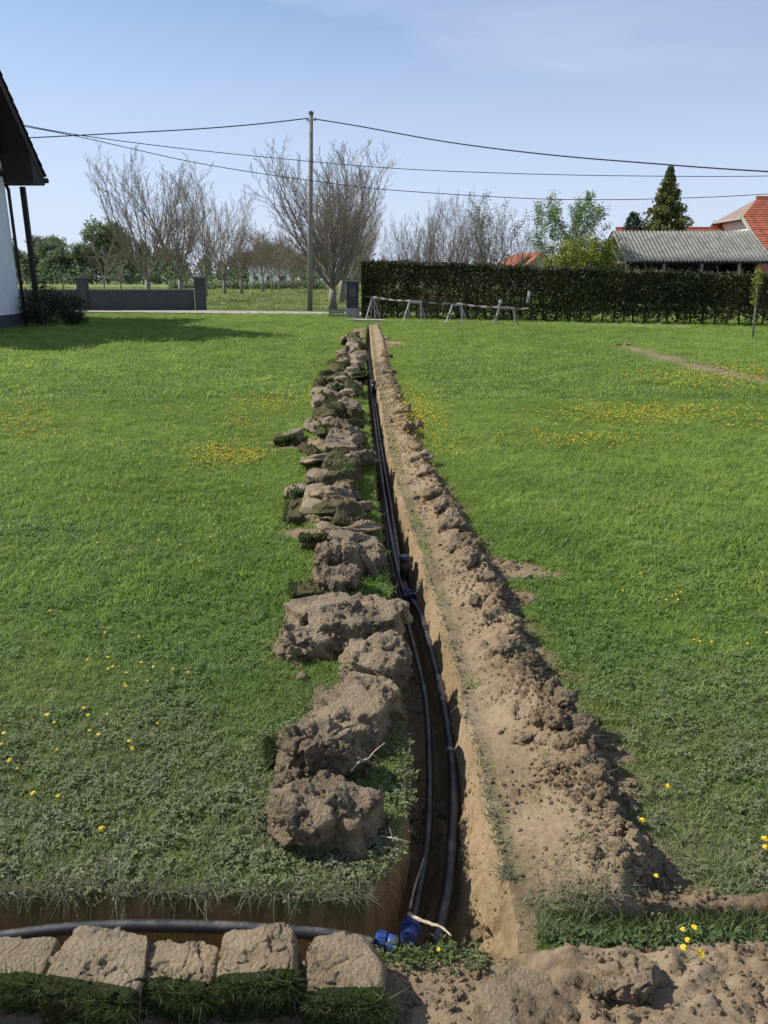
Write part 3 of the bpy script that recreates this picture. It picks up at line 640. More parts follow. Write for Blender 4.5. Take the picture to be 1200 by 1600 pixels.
scatter('soil_crumbs', cc, np.stack([cx, cy, z+size*.15], 1)[k], np.stack([size*1.2, size, size], 1)[k], (RNG.random(len(cx))*6.28)[k], 'loose crumbs of dry earth over the bank and trench', .6)

# ------------------------------------------------------------------ clods and sods
def zat(x, y): return float(ground(np.array([x]), np.array([y]))[0][0])
SODC = {'tan': CLOD_TAN, 'grey': CLOD_GREY, 'turf': CLOD_DARK, 'pale': CLOD_PALE, 'soil': SOIL}
def side_grass(o_parent, size, n, seed, side, nlen, mat=BLADE_DARK, width=.0032):
    """blades growing from chosen side of a sod, in its local frame. side: 'front','left','bottomfront','top'"""
    r = np.random.default_rng(seed); a, b, c = size
    if side == 'front':
        P = np.stack([(r.random(n)*2-1)*a*.97, -b*(.55+.42*r.random(n)), np.zeros(n)], 1); P[:, 2] = np.where(P[:, 1] > -b*.9, c*.78, (r.random(n)*2-1)*c*.92); P[:, 1] = np.where(P[:, 2] > c*.77, P[:, 1]-b*.05, -b*.92); N = np.stack([r.normal(0, .16, n), -1+0*r.random(n), r.normal(-.35, .5, n)], 1)
    elif side == 'left':
        P = np.stack([np.full(n, -a*.93), (r.random(n)*2-1)*b*.9, (r.random(n)*2-1)*c*.9-.1*c], 1); N = np.stack([-1+0*r.random(n), r.normal(0, .35, n), r.normal(-.1, .5, n)], 1)
    else:
        P = np.stack([(r.random(n)*2-1)*a*.9, (r.random(n)*2-1)*b*.9, np.full(n, c*.88)], 1); N = np.stack([r.normal(0, .5, n), r.normal(0, .5, n), 1+0*r.random(n)], 1)
    N /= np.linalg.norm(N, axis=1)[:, None]
    V, Fq = blades_arrays(P, N, nlen, width, .9, seed)
    o = mesh_np('grass', V, Fq, mat, parent=o_parent); o['kind'] = 'stuff'; return o
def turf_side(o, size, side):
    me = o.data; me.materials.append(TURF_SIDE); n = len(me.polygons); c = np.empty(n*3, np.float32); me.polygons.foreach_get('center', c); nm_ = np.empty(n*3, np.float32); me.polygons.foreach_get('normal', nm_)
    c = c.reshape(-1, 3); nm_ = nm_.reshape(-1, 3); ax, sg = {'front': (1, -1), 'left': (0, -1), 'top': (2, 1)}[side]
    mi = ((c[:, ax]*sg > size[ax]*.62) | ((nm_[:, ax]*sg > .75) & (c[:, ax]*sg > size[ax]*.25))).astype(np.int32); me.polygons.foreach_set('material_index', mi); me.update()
def clod(px, py, wpx, dm, h, style, col, rz, label, seed, grass=None, n=None, rx=0, ry=0, z0=None, cat='clod', name=None, group='sods lifted out of the trench', gmat=BLADE_DARK, gn=500, amp=1.0):
    """px,py = centre of its foot; wpx = width in photo pixels; dm depth metres; h height metres"""
    g = gp(px, py, 0.0); zc = g.y*math.cos(PITCH)+CAM_H*math.sin(PITCH); w = wpx*zc/F_PX
    if n is None: n = 46 if g.y < 2.6 else 38 if g.y < 4.5 else 28 if g.y < 9 else 15
    size = (w/2, dm/2, h/2)
    V_, F_ = clod_arrays(n, size, seed, style, amp*min(1.0, h/.07))
    nm = name or ('turf_sod' if style != 'lump' else 'earth_clod')
    o = mesh_np(nm, V_, F_, SODC[col], True, attrs={'rough': np.clip(LAST_ROUGH, 0, 1)})
    o.location = (g.x, g.y, (zat(g.x, g.y) if z0 is None else z0)+h*(.26 if g.y < 3 else .36)); o.rotation_euler = (rx, ry, rz)
    tag(o, label, cat, group)
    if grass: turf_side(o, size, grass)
    if grass:
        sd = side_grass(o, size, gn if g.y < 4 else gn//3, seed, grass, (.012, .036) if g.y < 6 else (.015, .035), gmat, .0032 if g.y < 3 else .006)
    return o
# near foreground row of upturned sods along the cross trench
def sod_row(px0, px1, topy, boty, z, d, rz, label, seed, tall=.13, rx=0, ry=0, gn=900):
    a = gp(px0, (topy+boty)/2, z); b = gp(px1, (topy+boty)/2, z); y1 = gp(600, topy, z).y; y0 = gp(600, boty, z).y
    w = (b.x-a.x)*.92; size = (w/2, max(d, y1-y0)/2, tall/2)
    V_, F_ = clod_arrays(60, size, seed, 'brick', .75, 1)
    o = mesh_np('turf_sod', V_, F_, CLOD_PALE if seed % 2 else CLOD_TAN, True, attrs={'rough': np.clip(LAST_ROUGH*.6, 0, 1)}); o.location = ((a.x+b.x)/2, (y0+y1)/2, z-tall/2+.004); o.rotation_euler = (rx, ry, rz)
    tag(o, label, 'sod', 'sods lifted out of the trench'); turf_side(o, size, 'front'); side_grass(o, size, int(gn*2.4), seed, 'front', (.012, .040), BLADE_DARK, .003); side_grass(o, size, gn//4, seed+5, 'front', (.015, .04), BLADE_DUSTY_LIT, .0026)  # last set: paler dusty blades double as stray sunlit strands, put in by colour
    return o
sod_row(-75, 84, 1468, 1532, .085, .13, .05, 'brown upturned sod cut off by the bottom left corner', 21, .12)
sod_row(74, 236, 1452, 1556, .11, .17, -.13, 'largest pale upturned sod, second from bottom left, with crumbled right edge', 23, .15, 0, .05)
sod_row(214, 342, 1486, 1534, .085, .13, -.06, 'low upturned sod with grassy front, third from bottom left', 24, .12)
sod_row(338, 470, 1446, 1532, .12, .15, .07, 'tilted upturned sod fourth from bottom left, its back corner raised', 26, .15, .06, -.05)
sod_row(474, 606, 1462, 1566, .10, .18, .03, 'pale square upturned sod at the corner beside the blue fittings', 27, .14, 0, .02, 1200)
ORD = ('first second third fourth fifth sixth seventh eighth ninth tenth eleventh twelfth thirteenth fourteenth fifteenth sixteenth seventeenth eighteenth nineteenth twentieth').split()
def ordn(i):
    if i < 20: return ORD[i]
    return ('twenty', 'thirty', 'forty', 'fifty', 'sixty', 'seventy', 'eighty')[(i+1)//10-2]+'-'+ORD[(i+1) % 10-1] if (i+1) % 10 else ('twentieth', 'thirtieth', 'fortieth', 'fiftieth', 'sixtieth', 'seventieth', 'eightieth')[(i+1)//10-2]
EXTRA = []
# long row beside the trench (nearest first)
CL = [
 (490,1322,128,.24,.13,'lump','tan',.15,'broad rounded tan sod, nearest and leftmost of the row beside the trench',1,None),
 (545,1316,86,.20,.11,'block','tan',-.45,'cracked half of the nearest sod, leaning towards the trench',101,None),
 (470,1262,70,.12,.09,'lump','grey',.5,'small crumbled lump resting between the nearest sod and the lumpy grey clod',102,None),
 (615,1050,44,.12,.11,'lump','grey',.2,'crumbled lump on the trench edge under the high rounded clod',103,None),
 (520,1118,50,.12,.08,'lump','tan',.1,'small lump breaking off the upper left side of the long tan slab',104,None),
 (500,1228,125,.16,.17,'lump','grey',.3,'rough lumpy grey clod between the smooth tan sod and the long slab',2,None),
 (470,1190,95,.09,.10,'block','tan',.55,'narrow tan sod edge with grassy left end beside the lumpy grey clod',3,'left'),
 (553,1165,105,.40,.15,'block','tan',-.42,'long rough tan slab of earth lying diagonally towards the trench',4,None),
 (590,1080,105,.25,.16,'lump','tan',-.3,'high rounded tan clod leaning over the trench edge',5,None),
 (480,1030,95,.17,.13,'lump','grey',.25,'grey crumbled clod at the left edge under the grassy sod',6,None),
 (530,1020,95,.19,.13,'lump','grey',-.2,'dark broken clod in the middle of the rough heap by the lawn',7,None),
 (505,990,115,.22,.10,'slab','tan',.5,'pale curved sod lying across the rough heap',8,None),
 (587,985,86,.25,.10,'block','tan',-.2,'smooth square tan sod touching the trench edge above the high clod',9,None),
 (480,950,46,.22,.10,'block','turf',.1,'upright sod with green turf facing left on the heap',10,'left'),
 (528,938,70,.2,.09,'lump','tan',.4,'small tan clod behind the dark broken clod',11,None),
 (516,908,44,.22,.14,'lump','tan',.1,'tan clod left of the three standing wedges',12,None),
 (548,906,28,.2,.17,'block','tan',.05,'narrow flat faced wedge of earth standing between two dark gaps',13,None),
 (580,902,36,.24,.16,'block','tan',-.25,'rightmost standing wedge of earth with shaded front beside the trench',14,None),
 (566,868,52,.26,.08,'slab','tan',-.5,'stepped tan slab leading up towards the grassy gap',15,None),
 (556,845,44,.3,.07,'slab','tan',-.7,'thin flaky tan slab above the stepped one',16,None),
 (500,862,64,.17,.13,'block','tan',-.12,'short log shaped sod with turf hanging from its front',17,'front'),
 (496,818,50,.42,.15,'slab','tan',-.08,'square rough topped sod with crumbly surface left of the grassy gap',18,None),
 (461,820,32,.35,.14,'lump','turf',.0,'dark turf lump at the far left of the rough square sod',19,'left'),
 (466,785,40,.35,.12,'lump','grey',.2,'dark grey clod above the turf lump',20,None),
 (535,808,34,.3,.13,'lump','grey',.0,'small grey crumbly clod right of the rough square sod',22,None),
 (552,790,24,.3,.08,'lump','tan',.3,'small pale clod at the top of the grassy gap',28,None),
 (520,772,92,.4,.13,'slab','turf',-.05,'wide sod with green top bent over a shaded hollow',29,'top'),
 (500,738,62,.38,.08,'slab','pale',.05,'smooth pale flat slab at the left end of the layered sods',30,None),
 (540,742,60,.35,.13,'slab','tan',-.3,'tilted slab with sharp edge in the layered sods',31,None),
 (560,735,44,.5,.11,'slab','grey',-.55,'grey slab sliding diagonally to the trench edge',32,None),
 (528,716,44,.5,.14,'lump','tan',.1,'rounded tan clod above the smooth pale slab',33,None),
 (552,712,30,.4,.13,'lump','grey',.0,'small dark clod above the diagonal grey slab',34,None),
 (520,696,46,.5,.15,'lump','turf',-.2,'dark turf clod with shaded right side',35,'top'),
 (512,680,18,1.3,.08,'slab','tan',.0,'narrow tan strip of earth running away from camera',36,None),
 (548,690,34,.6,.10,'slab','tan',.2,'flat brown slab beside yellow flowers',37,None),
 (528,668,34,.6,.14,'slab','pale',-.2,'small pale slab standing on edge over dark gap',38,None),
 (492,680,34,.7,.09,'slab','tan',.1,'flat tan slab sticking out left onto the lawn',39,None),
 (530,655,54,.7,.13,'block','turf',-.05,'grass covered sod like a bank across the row',40,'top'),
 (553,663,24,.7,.14,'lump','turf',.0,'dark shaded turf clod at right end of the bank of grass',41,'top'),
 (503,628,28,.9,.17,'lump','tan',.3,'pointed tan clod at left edge above the grass bank',42,None),
 (527,624,26,.9,.15,'lump','grey',.1,'brown clod in the middle of the rounded group',43,None),
 (554,624,26,.9,.17,'lump','turf',.2,'rounded turf clod at right of the rounded group',44,'top'),
 (501,610,18,.9,.17,'lump','turf',.0,'small dark round clod behind the pointed tan clod',45,None),
 (522,606,22,.9,.13,'lump','turf',.0,'low dark clod behind the brown middle clod',46,None),
 (548,602,32,1.0,.12,'slab','tan',.5,'pale folded sod behind the rounded turf clod',47,None),
 (562,600,18,.9,.12,'lump','turf',.0,'tiny dark clod at the trench side of the folded sod',48,None),
 (519,595,44,.5,.14,'block','turf',.05,'log of rolled turf lying across, nearer of two',49,'top'),
 (538,584,44,.6,.20,'block','turf',.35,'log of rolled turf lying at a slant, with shaded front',50,'top'),
 (525,570,31,.4,.09,'block','turf',-.05,'thin dark plank shaped sod lying out on the lawn',51,'top'),
 (556,568,18,1.3,.18,'lump','tan',.1,'tan clod behind the slanting turf log',52,None),
 (555,557,16,1.2,.18,'lump','grey',.1,'greyish clod in the far end of the row',53,None),
 (549,549,15,1.2,.17,'lump','tan',.1,'brown clod near the far end of the row',54,None),
 (559,542,14,1.5,.17,'lump','turf',.2,'dark round clod near the far end of the row',55,None),
 (541,541,17,1.2,.12,'slab','turf',.0,'dark flat sod left of the far end of the row',56,None),
 (556,533,11,1.4,.20,'lump','turf',.0,'small dark clod last but one at the far end',57,None),
 (538,532,14,1.2,.08,'slab','tan',.0,'flat brown sod at the far left end of the row',58,None),
 (437,697,18,.35,.10,'slab','turf',.1,'dark flat sod lying alone on the left lawn',60,None),
 (456,696,30,.45,.14,'lump','grey',-.1,'lone crumbled clod beside a dark flat sod on the left lawn',61,None),
]
exr = random.Random(77); yk = 884.0; j = 0
while yk > 545:
    gy = gp(600, yk).y; cxm = float(np.interp(gy, *CL_TAB)); cwm = float(np.interp(gy, *CLW)); zc = gy*.957+.465
    px = 600+(cxm+exr.uniform(-.75, .75)*cwm)*F_PX/zc; w = exr.uniform(.16, .30)*F_PX/zc
    EXTRA.append((px, yk, w, exr.uniform(.12, .3), exr.uniform(.035, .07)+.004*gy, exr.choice(('slab', 'brick', 'block')), exr.choice(('tan', 'grey', 'grey', 'turf', 'turf', 'soil')), exr.uniform(-.9, .9), exr.uniform(-.5, .5), exr.uniform(-.45, .45), j)); j += 1; yk -= exr.uniform(5.5, 11)*(yk/760)**2
NE = len(EXTRA)
for (px, py, w, d, h, st, col, rz, rx_, ry_, j) in EXTRA:
    cn = {'tan': 'tan', 'grey': 'greyish', 'turf': 'dark turf', 'pale': 'pale', 'soil': 'brown'}[col]
    o = clod(px, py, w, d, h, st, col, rz, 'thin %s slab tilted in the row of sods, %s from the grassy gap' % (cn, ordn(j)), 600+j, None, rx=rx_, ry=ry_, group='thin slabs in the row of sods'); o.location.z += .05
for c in CL:
    px, py, w, d, h, st, col, rz, lab, sd, gr = c
    rx0 = ry0 = 0
    if py < 880:
        w *= .88; h *= .8; rx0, ry0 = exr.uniform(-.3, .3), exr.uniform(-.25, .25)
        if st == 'lump' and exr.random() < .6: st = exr.choice(('slab', 'brick'))
        if gr is None and exr.random() < .5: gr = 'front'
    clod(px, py-(.30*d*F_PX*CAM_H/(gp(px, py).y**2+1.5) if py < 900 else .5*d*300*(py/1300.0)**2*.6), w, d, h, st, col, rz, lab, sd, gr, gmat=BLADE_DARK, gn=700, amp=.85 if py > 1280 else 1.15, rx=rx0, ry=ry0)
# loose clods on the spoil bank
SP = [(842,1150,46,.07,.06,'lump','grey'),(868,1165,40,.06,.09,'slab','grey'),(878,1140,44,.07,.06,'lump','tan'),(905,1170,40,.07,.06,'lump','grey'),(925,1160,40,.08,.05,'lump','grey'),
 (880,1190,44,.06,.04,'lump','grey'),(912,1200,44,.07,.05,'lump','grey'),(815,1165,36,.06,.045,'slab','tan'),(935,1215,36,.06,.05,'lump','tan'),(950,1250,34,.06,.05,'lump','soil'),
 (930,1250,30,.06,.05,'slab','grey'),(1000,1330,36,.06,.05,'lump','tan'),(985,1300,30,.05,.04,'lump','tan'),(925,1372,34,.05,.035,'lump','soil'),(958,1385,20,.04,.03,'lump','soil'),
 (755,1388,30,.05,.04,'lump','soil'),(718,1395,20,.04,.03,'lump','soil'),(720,1430,26,.04,.035,'lump','soil'),(930,1295,26,.04,.03,'lump','soil'),
 (790,1040,40,.09,.07,'lump','grey'),(815,1075,34,.08,.06,'lump','tan'),(770,990,36,.10,.07,'lump','tan'),(748,958,28,.09,.06,'lump','grey'),(800,1000,30,.08,.05,'lump','grey'),(828,1050,30,.08,.05,'lump','grey'),
 (735,905,30,.12,.08,'lump','tan'),(758,935,26,.1,.06,'lump','soil'),(712,868,26,.14,.10,'lump','grey'),(700,838,22,.14,.08,'lump','tan'),(720,850,20,.14,.07,'lump','grey'),(690,812,20,.16,.09,'lump','tan'),
 (735,872,22,.14,.06,'lump','soil'),(680,785,20,.2,.1,'lump','soil'),(662,752,18,.2,.1,'lump','tan'),(655,728,16,.25,.1,'slab','pale'),(648,707,14,.25,.1,'lump','soil'),(640,682,13,.3,.11,'lump','soil'),(650,672,12,.3,.1,'lump','soil'),
 (628,650,11,.3,.12,'lump','soil'),(622,628,10,.35,.12,'lump','soil'),(616,606,9,.4,.12,'lump','turf'),(610,585,9,.5,.12,'lump','soil'),(604,560,8,.6,.14,'lump','turf'),(612,540,12,.6,.12,'lump','soil'),(604,530,9,.6,.14,'lump','tan'),
 (800,890,24,.1,.04,'lump','soil'),(820,905,16,.08,.03,'lump','soil'),(860,1120,30,.06,.05,'lump','tan'),(905,1225,28,.05,.04,'lump','soil'),(990,1345,24,.04,.04,'lump','tan')]
SP = sorted(SP, key=lambda a: -a[1])
for i, (px, py, w, d, h, st, col) in enumerate(SP):
    nw = {'grey': 'greyish', 'tan': 'tan', 'soil': 'brown', 'turf': 'dark', 'pale': 'pale'}[col]
    o = clod(px, py, w*(.82 if py > 640 else .7), d*(1 if py > 640 else .6), h*(.8 if py > 640 else .6), st, {'grey': 'soil', 'tan': 'tan'}.get(col, col) if i % 3 else col, RNG.random()*3, '%s earth clod on the spoil bank, %s from its near end' % (nw, ordn(i)), 300+i, n=24 if py > 900 else 12, rx=RNG.normal(0, .4) if py > 640 else 0, ry=RNG.normal(0, .4) if py > 640 else 0, group='loose clods on the spoil bank', cat='clod')
    o.location.z -= h*.12
# pale slab at the bottom right and a few extras
s_ = clod(828, 1582, 172, .16, .045, 'brick', 'pale', -.12, 'large pale cracked slab of clay at the bottom beside the shadowed hollow', 71, n=60, group=None)
clod(975, 1560, 110, .08, .06, 'lump', 'soil', .3, 'brown hump of earth right of the pale cracked slab', 72, n=40, group=None)
clod(930, 1575, 34, .04, .04, 'lump', 'grey', .3, 'small grey clod between pale slab and brown hump', 73, n=20, group=None)
for i, (px, py, w, c_, lab) in enumerate([(205, 862, 15, 'grey', 'small grey stone in the left lawn'), (472, 1062, 16, 'pale', 'small pale stone in the grass left of the clods'), (1003, 765, 5, 'pale', 'tiny white stone on the right lawn'), (610, 660, 9, 'pale', 'rounded white stone on the spoil bank'),
      (650, 779, 11, 'pale', 'angular pale stone on the spoil bank'), (965, 541, 9, 'turf', 'dark clod at the end of the bare strip'), (982, 540, 16, 'pale', 'pale flat stone at the end of the bare strip')]):
    clod(px, py, w, .04 if py > 700 else .10, .03 if py > 700 else .06, 'lump', c_, .2, lab, 80+i, n=8, cat='stone' if c_ != 'turf' else 'clod', name='stone' if c_ != 'turf' else 'earth_clod', group=None)

bx, by, bs = [], [], []
for o in list(SC.objects):
    if o.get('group') == 'sods lifted out of the trench' and o.location.y > 1.6:
        d = o.dimensions; hw = max(.05, .5*max(v[0] for v in o.bound_box)*2); n = 150 if o.location.y < 3.2 else 90 if o.location.y < 6 else 26
        for i in range(n):
            a = random.random()*6.28; rr_ = random.uniform(.6, 1.28); bx.append(o.location.x+math.cos(a)*hw*rr_); by.append(o.location.y+math.sin(a)*max(v[1] for v in o.bound_box)*rr_); bs.append(.003+.020*random.random()**4+.0011*o.location.y)
bx, by, bs = np.array(bx), np.array(by), np.array(bs); z, s, t, h = ground(bx, by); k = (t < .3)
scatter('sod_crumbs', cc, np.stack([bx, by, z+bs*.2], 1)[k], np.stack([bs*1.3, bs, bs], 1)[k], (RNG.random(len(bx))*6.28)[k], 'broken crumbs of earth lying around the lifted sods', .7)
# ------------------------------------------------------------------ pipes, fittings, roots
def clampx(p, r):
    a, b, _ = edges(np.array([p.y])); p.x = min(max(p.x, a[0]+r+.012), b[0]-r-.015); return p
def smooth_pts(P, k=6):
    out = []
    for i in range(len(P)-1):
        p0, p1, p2, p3 = P[max(i-1, 0)], P[i], P[i+1], P[min(i+2, len(P)-1)]
        for j in range(k):
            t = j/k; out.append(.5*((2*p1)+(-p0+p2)*t+(2*p0-5*p1+4*p2-p3)*t*t+(-p0+3*p1-3*p2+p3)*t**3))
    out.append(P[-1]); return out
def pipe(pxs, z, r, label, mat=PIPE_DUSTY, n=12, cl=True, zf=None):
    P = []
    for i, (a, b) in enumerate(pxs):
        zz = zf[i] if zf else z; p = gp(a, b, zz)
        if cl and p.y > 1.75: p = clampx(p, r)
        P.append(p)
    P = smooth_pts(P); o = MB().tube(P, r, n).build('water_pipe', mat, smooth=True)
    return tag(o, label, 'pipe')
pipe([(572,528),(576,560),(580,600),(584,650),(588,700),(596,760),(604,830),(612,880),(626,930),(640,985),(654,1040),(666,1100),(671,1180),(671,1250),(667,1320),(656,1385),(645,1440)], -.20, .0145, 'thin black water pipe on the left side of the trench floor')
pipe([(578,545),(583,600),(590,660),(600,720),(611,790),(621,860),(634,920),(655,955),(669,985),(684,1040),(696,1100),(706,1180),(709,1250),(706,1320),(700,1390),(690,1440),(680,1478)], -.185, .019, 'thick dusty black water pipe along the right side of the trench')
pipe([(575,550),(580,610),(586,665),(594,725),(603,790),(613,850),(625,905),(636,935)], -.17, .017, 'middle black pipe ending at the blue coupling halfway along the trench')
pipe([(-160,1480),(0,1464),(100,1452),(200,1447),(320,1448),(420,1453),(520,1462),(585,1476)], -.055, .0165, 'black pipe running left along the cross trench behind the upturned sods', cl=False)
def coupling(name, c, axis, r, L, mat, label, ribs=10, cat='fitting'):
    t = empty(name, c); ax = Vector(axis).normalized()
    MB().tube([-ax*L*.5, -ax*L*.48, -ax*L*.1, -ax*L*.08, ax*L*.30, ax*L*.5], [r*.86, r*.95, r, r*.92, r*.92, r*.75], 20).build('coupling_body', mat, t, True)
    nb = MB().tube([ax*L*.02, ax*L*.04, ax*L*.42, ax*L*.45], [r*1.0, r*1.08, r*1.02, r*.9], 20).build('coupling_nut', mat, t, False)
    x = ax.cross(Vector((0, 0, 1))).normalized(); y = ax.cross(x); m = MB()
    for k in range(ribs):
        a = 2*math.pi*k/ribs; d = x*math.cos(a)+y*math.sin(a); m.bar(ax*L*.06+d*r*1.08, ax*L*.40+d*r*1.04, r*.14, r*.12, d)
    m.build('grip_ribs', mat, t)
    return tag(t, label, cat)
c1 = gp(640, 1455, -.13); coupling('blue_coupling', c1, (.15, .9, -.25), .025, .08, BLUE, 'blue pipe fitting deep in the corner of the two trenches')
c2 = gp(603, 1473, -.07); coupling('blue_coupling', c2, (-.9, .15, .12), .024, .06, BLUE, 'blue pipe fitting behind the weeds beside the pale square sod')
c3 = gp(640, 930, -.17); coupling('blue_coupling', clampx(c3, .03), (-.4, .9, .1), .026, .085, BLUE_DARK, 'dark blue coupling across the pipes halfway along the trench')
rz_ = gp(632, 905, -.18); rz_ = clampx(rz_, .03)
t = empty('valve_riser', rz_); MB().tube([(0, 0, -.10), (0, .01, .06), (.0, .015, .12)], [.03, .03, .03], 14).build('riser_tube', PIPE, t, True); MB().tube([(0, .015, .12), (0, .015, .135), (.0, .015, .15)], [.034, .036, .030], 14).build('riser_cap', PIPE, t)
tag(t, 'black riser with round cap standing in the trench by the blue coupling', 'riser')
rz_ = clampx(gp(584, 612, -.15), .02); t = empty('valve_riser', rz_); MB().tube([(0, 0, -.15), (0, 0, .14)], .035, 10).build('riser_tube', PIPE, t, True); MB().tube([(0, 0, .14), (0, 0, .18)], .045, 10).build('riser_cap', DARKPAINT, t)
tag(t, 'far black riser standing among the pipes near the rolled turf', 'riser')
tag(MB().tube(smooth_pts([gp(612, 936, -.12), gp(640, 930, -.10), gp(652, 925, -.06), gp(660, 905, -.01)]), .006, 6).build('wire_loop', CABLE, smooth=True), 'thin dark loop of wire tied over the blue coupling', 'wire')
def root(pts, r, label, twigs=()):
    P = smooth_pts([Vector(p) for p in pts], 4); n = len(P); o = MB().tube(P, [r*(1-.6*i/n)*(1+.2*math.sin(i*2.1)) for i in range(n)], 6)
    for i, d in twigs: o.tube([P[i], P[i]+Vector(d)*.5, P[i]+Vector(d)], [r*.6, r*.4, r*.2], 5)
    return tag(o.build('dry_root', ROOT, smooth=True), label, 'root')
root([gp(548, 1206, .09), gp(560, 1192, .11), gp(576, 1185, .12), gp(584, 1175, .14), gp(601, 1161, .15)], .0042, 'pale forked root sticking out over the lumpy grey clod', [(6, (-.02, -.01, .02)), (11, (.015, 0, -.015))])
root([gp(595, 1306, .03), gp(610, 1309, .04), gp(625, 1312, .04), gp(642, 1316, .03)], .0025, 'thin pale twig at the trench edge by the nearest sod', [(5, (-.01, .02, .02))])
root([gp(638, 1428, -.10), gp(655, 1437, -.08), gp(675, 1444, -.06), gp(690, 1449, -.05), gp(705, 1462, -.04)], .006, 'dusty root lying across the thick pipe by the blue fitting', [(7, (.01, -.03, .02))])
root([gp(640, 1420, -.16), gp(648, 1385, -.15), gp(656, 1360, -.14), gp(662, 1340, -.13)], .0045, 'root leaning in the trench along the thin pipe')

m = MB(); rr = random.Random(31)
for k in range(90):
    if k < 45: x0 = rr.uniform(-1.0, -.05); p = Vector((x0, TY1-.004, -rr.uniform(.02, .16))); d = Vector((rr.uniform(-.3, .3), -1, -.6-rr.random()))
    else:
        y0 = 1.8+rr.random()**1.5*4; e_ = edges(np.array([y0])); p = Vector((float(e_[0][0])+.004, y0, -rr.uniform(.02, .15))); d = Vector((1, rr.uniform(-.4, .4), -.7-rr.random()))
    d.normalize(); L = rr.uniform(.015, .045); m.tube([p-d*.01, p+d*L*.5+Vector((0, 0, .004)), p+d*L+Vector((rr.uniform(-.01, .01), 0, -.012))], [.0011, .0009, .0005], 4, False)
tag(m.build('torn_roots', ROOT), 'fine torn roots hanging from the trench walls', kind='stuff')
# weeds
def weed(name, spots, n, rad, lsz, h, seed, label, mat=WEED, up=.6):
    r = np.random.default_rng(seed); Vs, Fs = [], []
    for (sx, sy, sz) in spots:
        for i in range(n):
            a = r.random()*6.28; d = rad*math.sqrt(r.random()); base = np.array([sx+d*math.cos(a), sy+d*math.sin(a), sz+h*r.random()])
            an = r.random()*6.28; tl = r.normal(up*.3, .45); L = lsz*(.6+.8*r.random()); W = L*.42
            e1 = np.array([math.cos(an)*math.cos(tl), math.sin(an)*math.cos(tl), math.sin(tl)]); e2 = np.array([-math.sin(an), math.cos(an), r.normal(0, .3)])
            e3 = np.cross(e1, e2)
            pts = [base, base+e1*L*.45+e2*W*.5+e3*W*.2, base+e1*L, base+e1*L*.45-e2*W*.5+e3*W*.2, base+e1*L*.5]
            n0 = len(Vs); Vs += pts; Fs += [[n0, n0+1, n0+2, n0+4], [n0, n0+4, n0+2, n0+3]]
    o = mesh_np(name, Vs, Fs, mat); return tag(o, label, kind='stuff')
sp = [gp(px, 1500+random.uniform(-12, 8), .0) for px in np.linspace(608, 752, 14)]
weed('weeds', [(p.x, p.y, -.005) for p in sp], 46, .034, .015, .025, 3, 'leafy green weeds on the near lip of the trench corner')
sp = [gp(px, py, -.0) for px, py in ((625,1165),(628,1190),(618,1215),(632,1215),(612,1250),(630,1250),(620,1280),(600,1300),(612,1180),(590,1355),(560,1370),(610,1330))]
weed('weeds', [(p.x, p.y, .0) for p in sp], 60, .045, .02, .025, 4, 'green clover left between the clods and the trench edge')
sp = [gp(px, 1478+random.uniform(-8, 8), 0) for px in np.linspace(860, 1230, 26)]
weed('weeds', [(p.x, p.y, 0) for p in sp], 40, .03, .018, .03, 5, 'weeds in the grass strip at the bottom right')
r = np.random.default_rng(15); n = 1700; fx = .40+.80*r.random(n); P = np.stack([fx, 1.575+.012*np.sin(fx*9)+r.normal(0, .016, n), np.full(n, -.005)], 1); N = np.stack([r.normal(0, .5, n), -.2+r.normal(0, .5, n), 1+0*fx], 1); N /= np.linalg.norm(N, axis=1)[:, None]
Vv, Ff = blades_arrays(P, N, (.015, .04), .003, 1.2, 16); tag(mesh_np('long_grass', Vv, Ff, BLADE_DARK), 'strip of longer grass between the earth heaps at bottom right', kind='stuff')

# ------------------------------------------------------------------ dandelions
def flower_mesh(h, r):
    m = MB(); m.tube([(0, 0, 0), (.003, 0, h*.5), (0, 0, h)], [.0012, .001, .001], 4); nf = len(m.f)
    for ring, (rr, zz, k) in enumerate(((r, .0, 11), (r*.62, .0035, 8))):
        for i in range(k):
            a = 2*math.pi*i/k+ring*.2; ca, sa = math.cos(a), math.sin(a); w = rr*.24
            m.add([(0, 0, h+zz), (ca*rr*.6-sa*w, sa*rr*.6+ca*w, h+zz+.003), (ca*rr, sa*rr, h+zz+.001), (ca*rr*.6+sa*w, sa*rr*.6-ca*w, h+zz+.003)], [(0, 3, 2, 1)])
    me = bpy.data.meshes.new('dandelion'); me.from_pydata(m.v, [], m.f); me.materials.append(WEED); me.materials.append(YELLOW)
    me.polygons.foreach_set('material_index', [0 if i < nf else 1 for i in range(len(m.f))]); me.update(); return me
FM = [flower_mesh(.05, .0115), flower_mesh(.06, .0095), flower_mesh(.045, .008)]
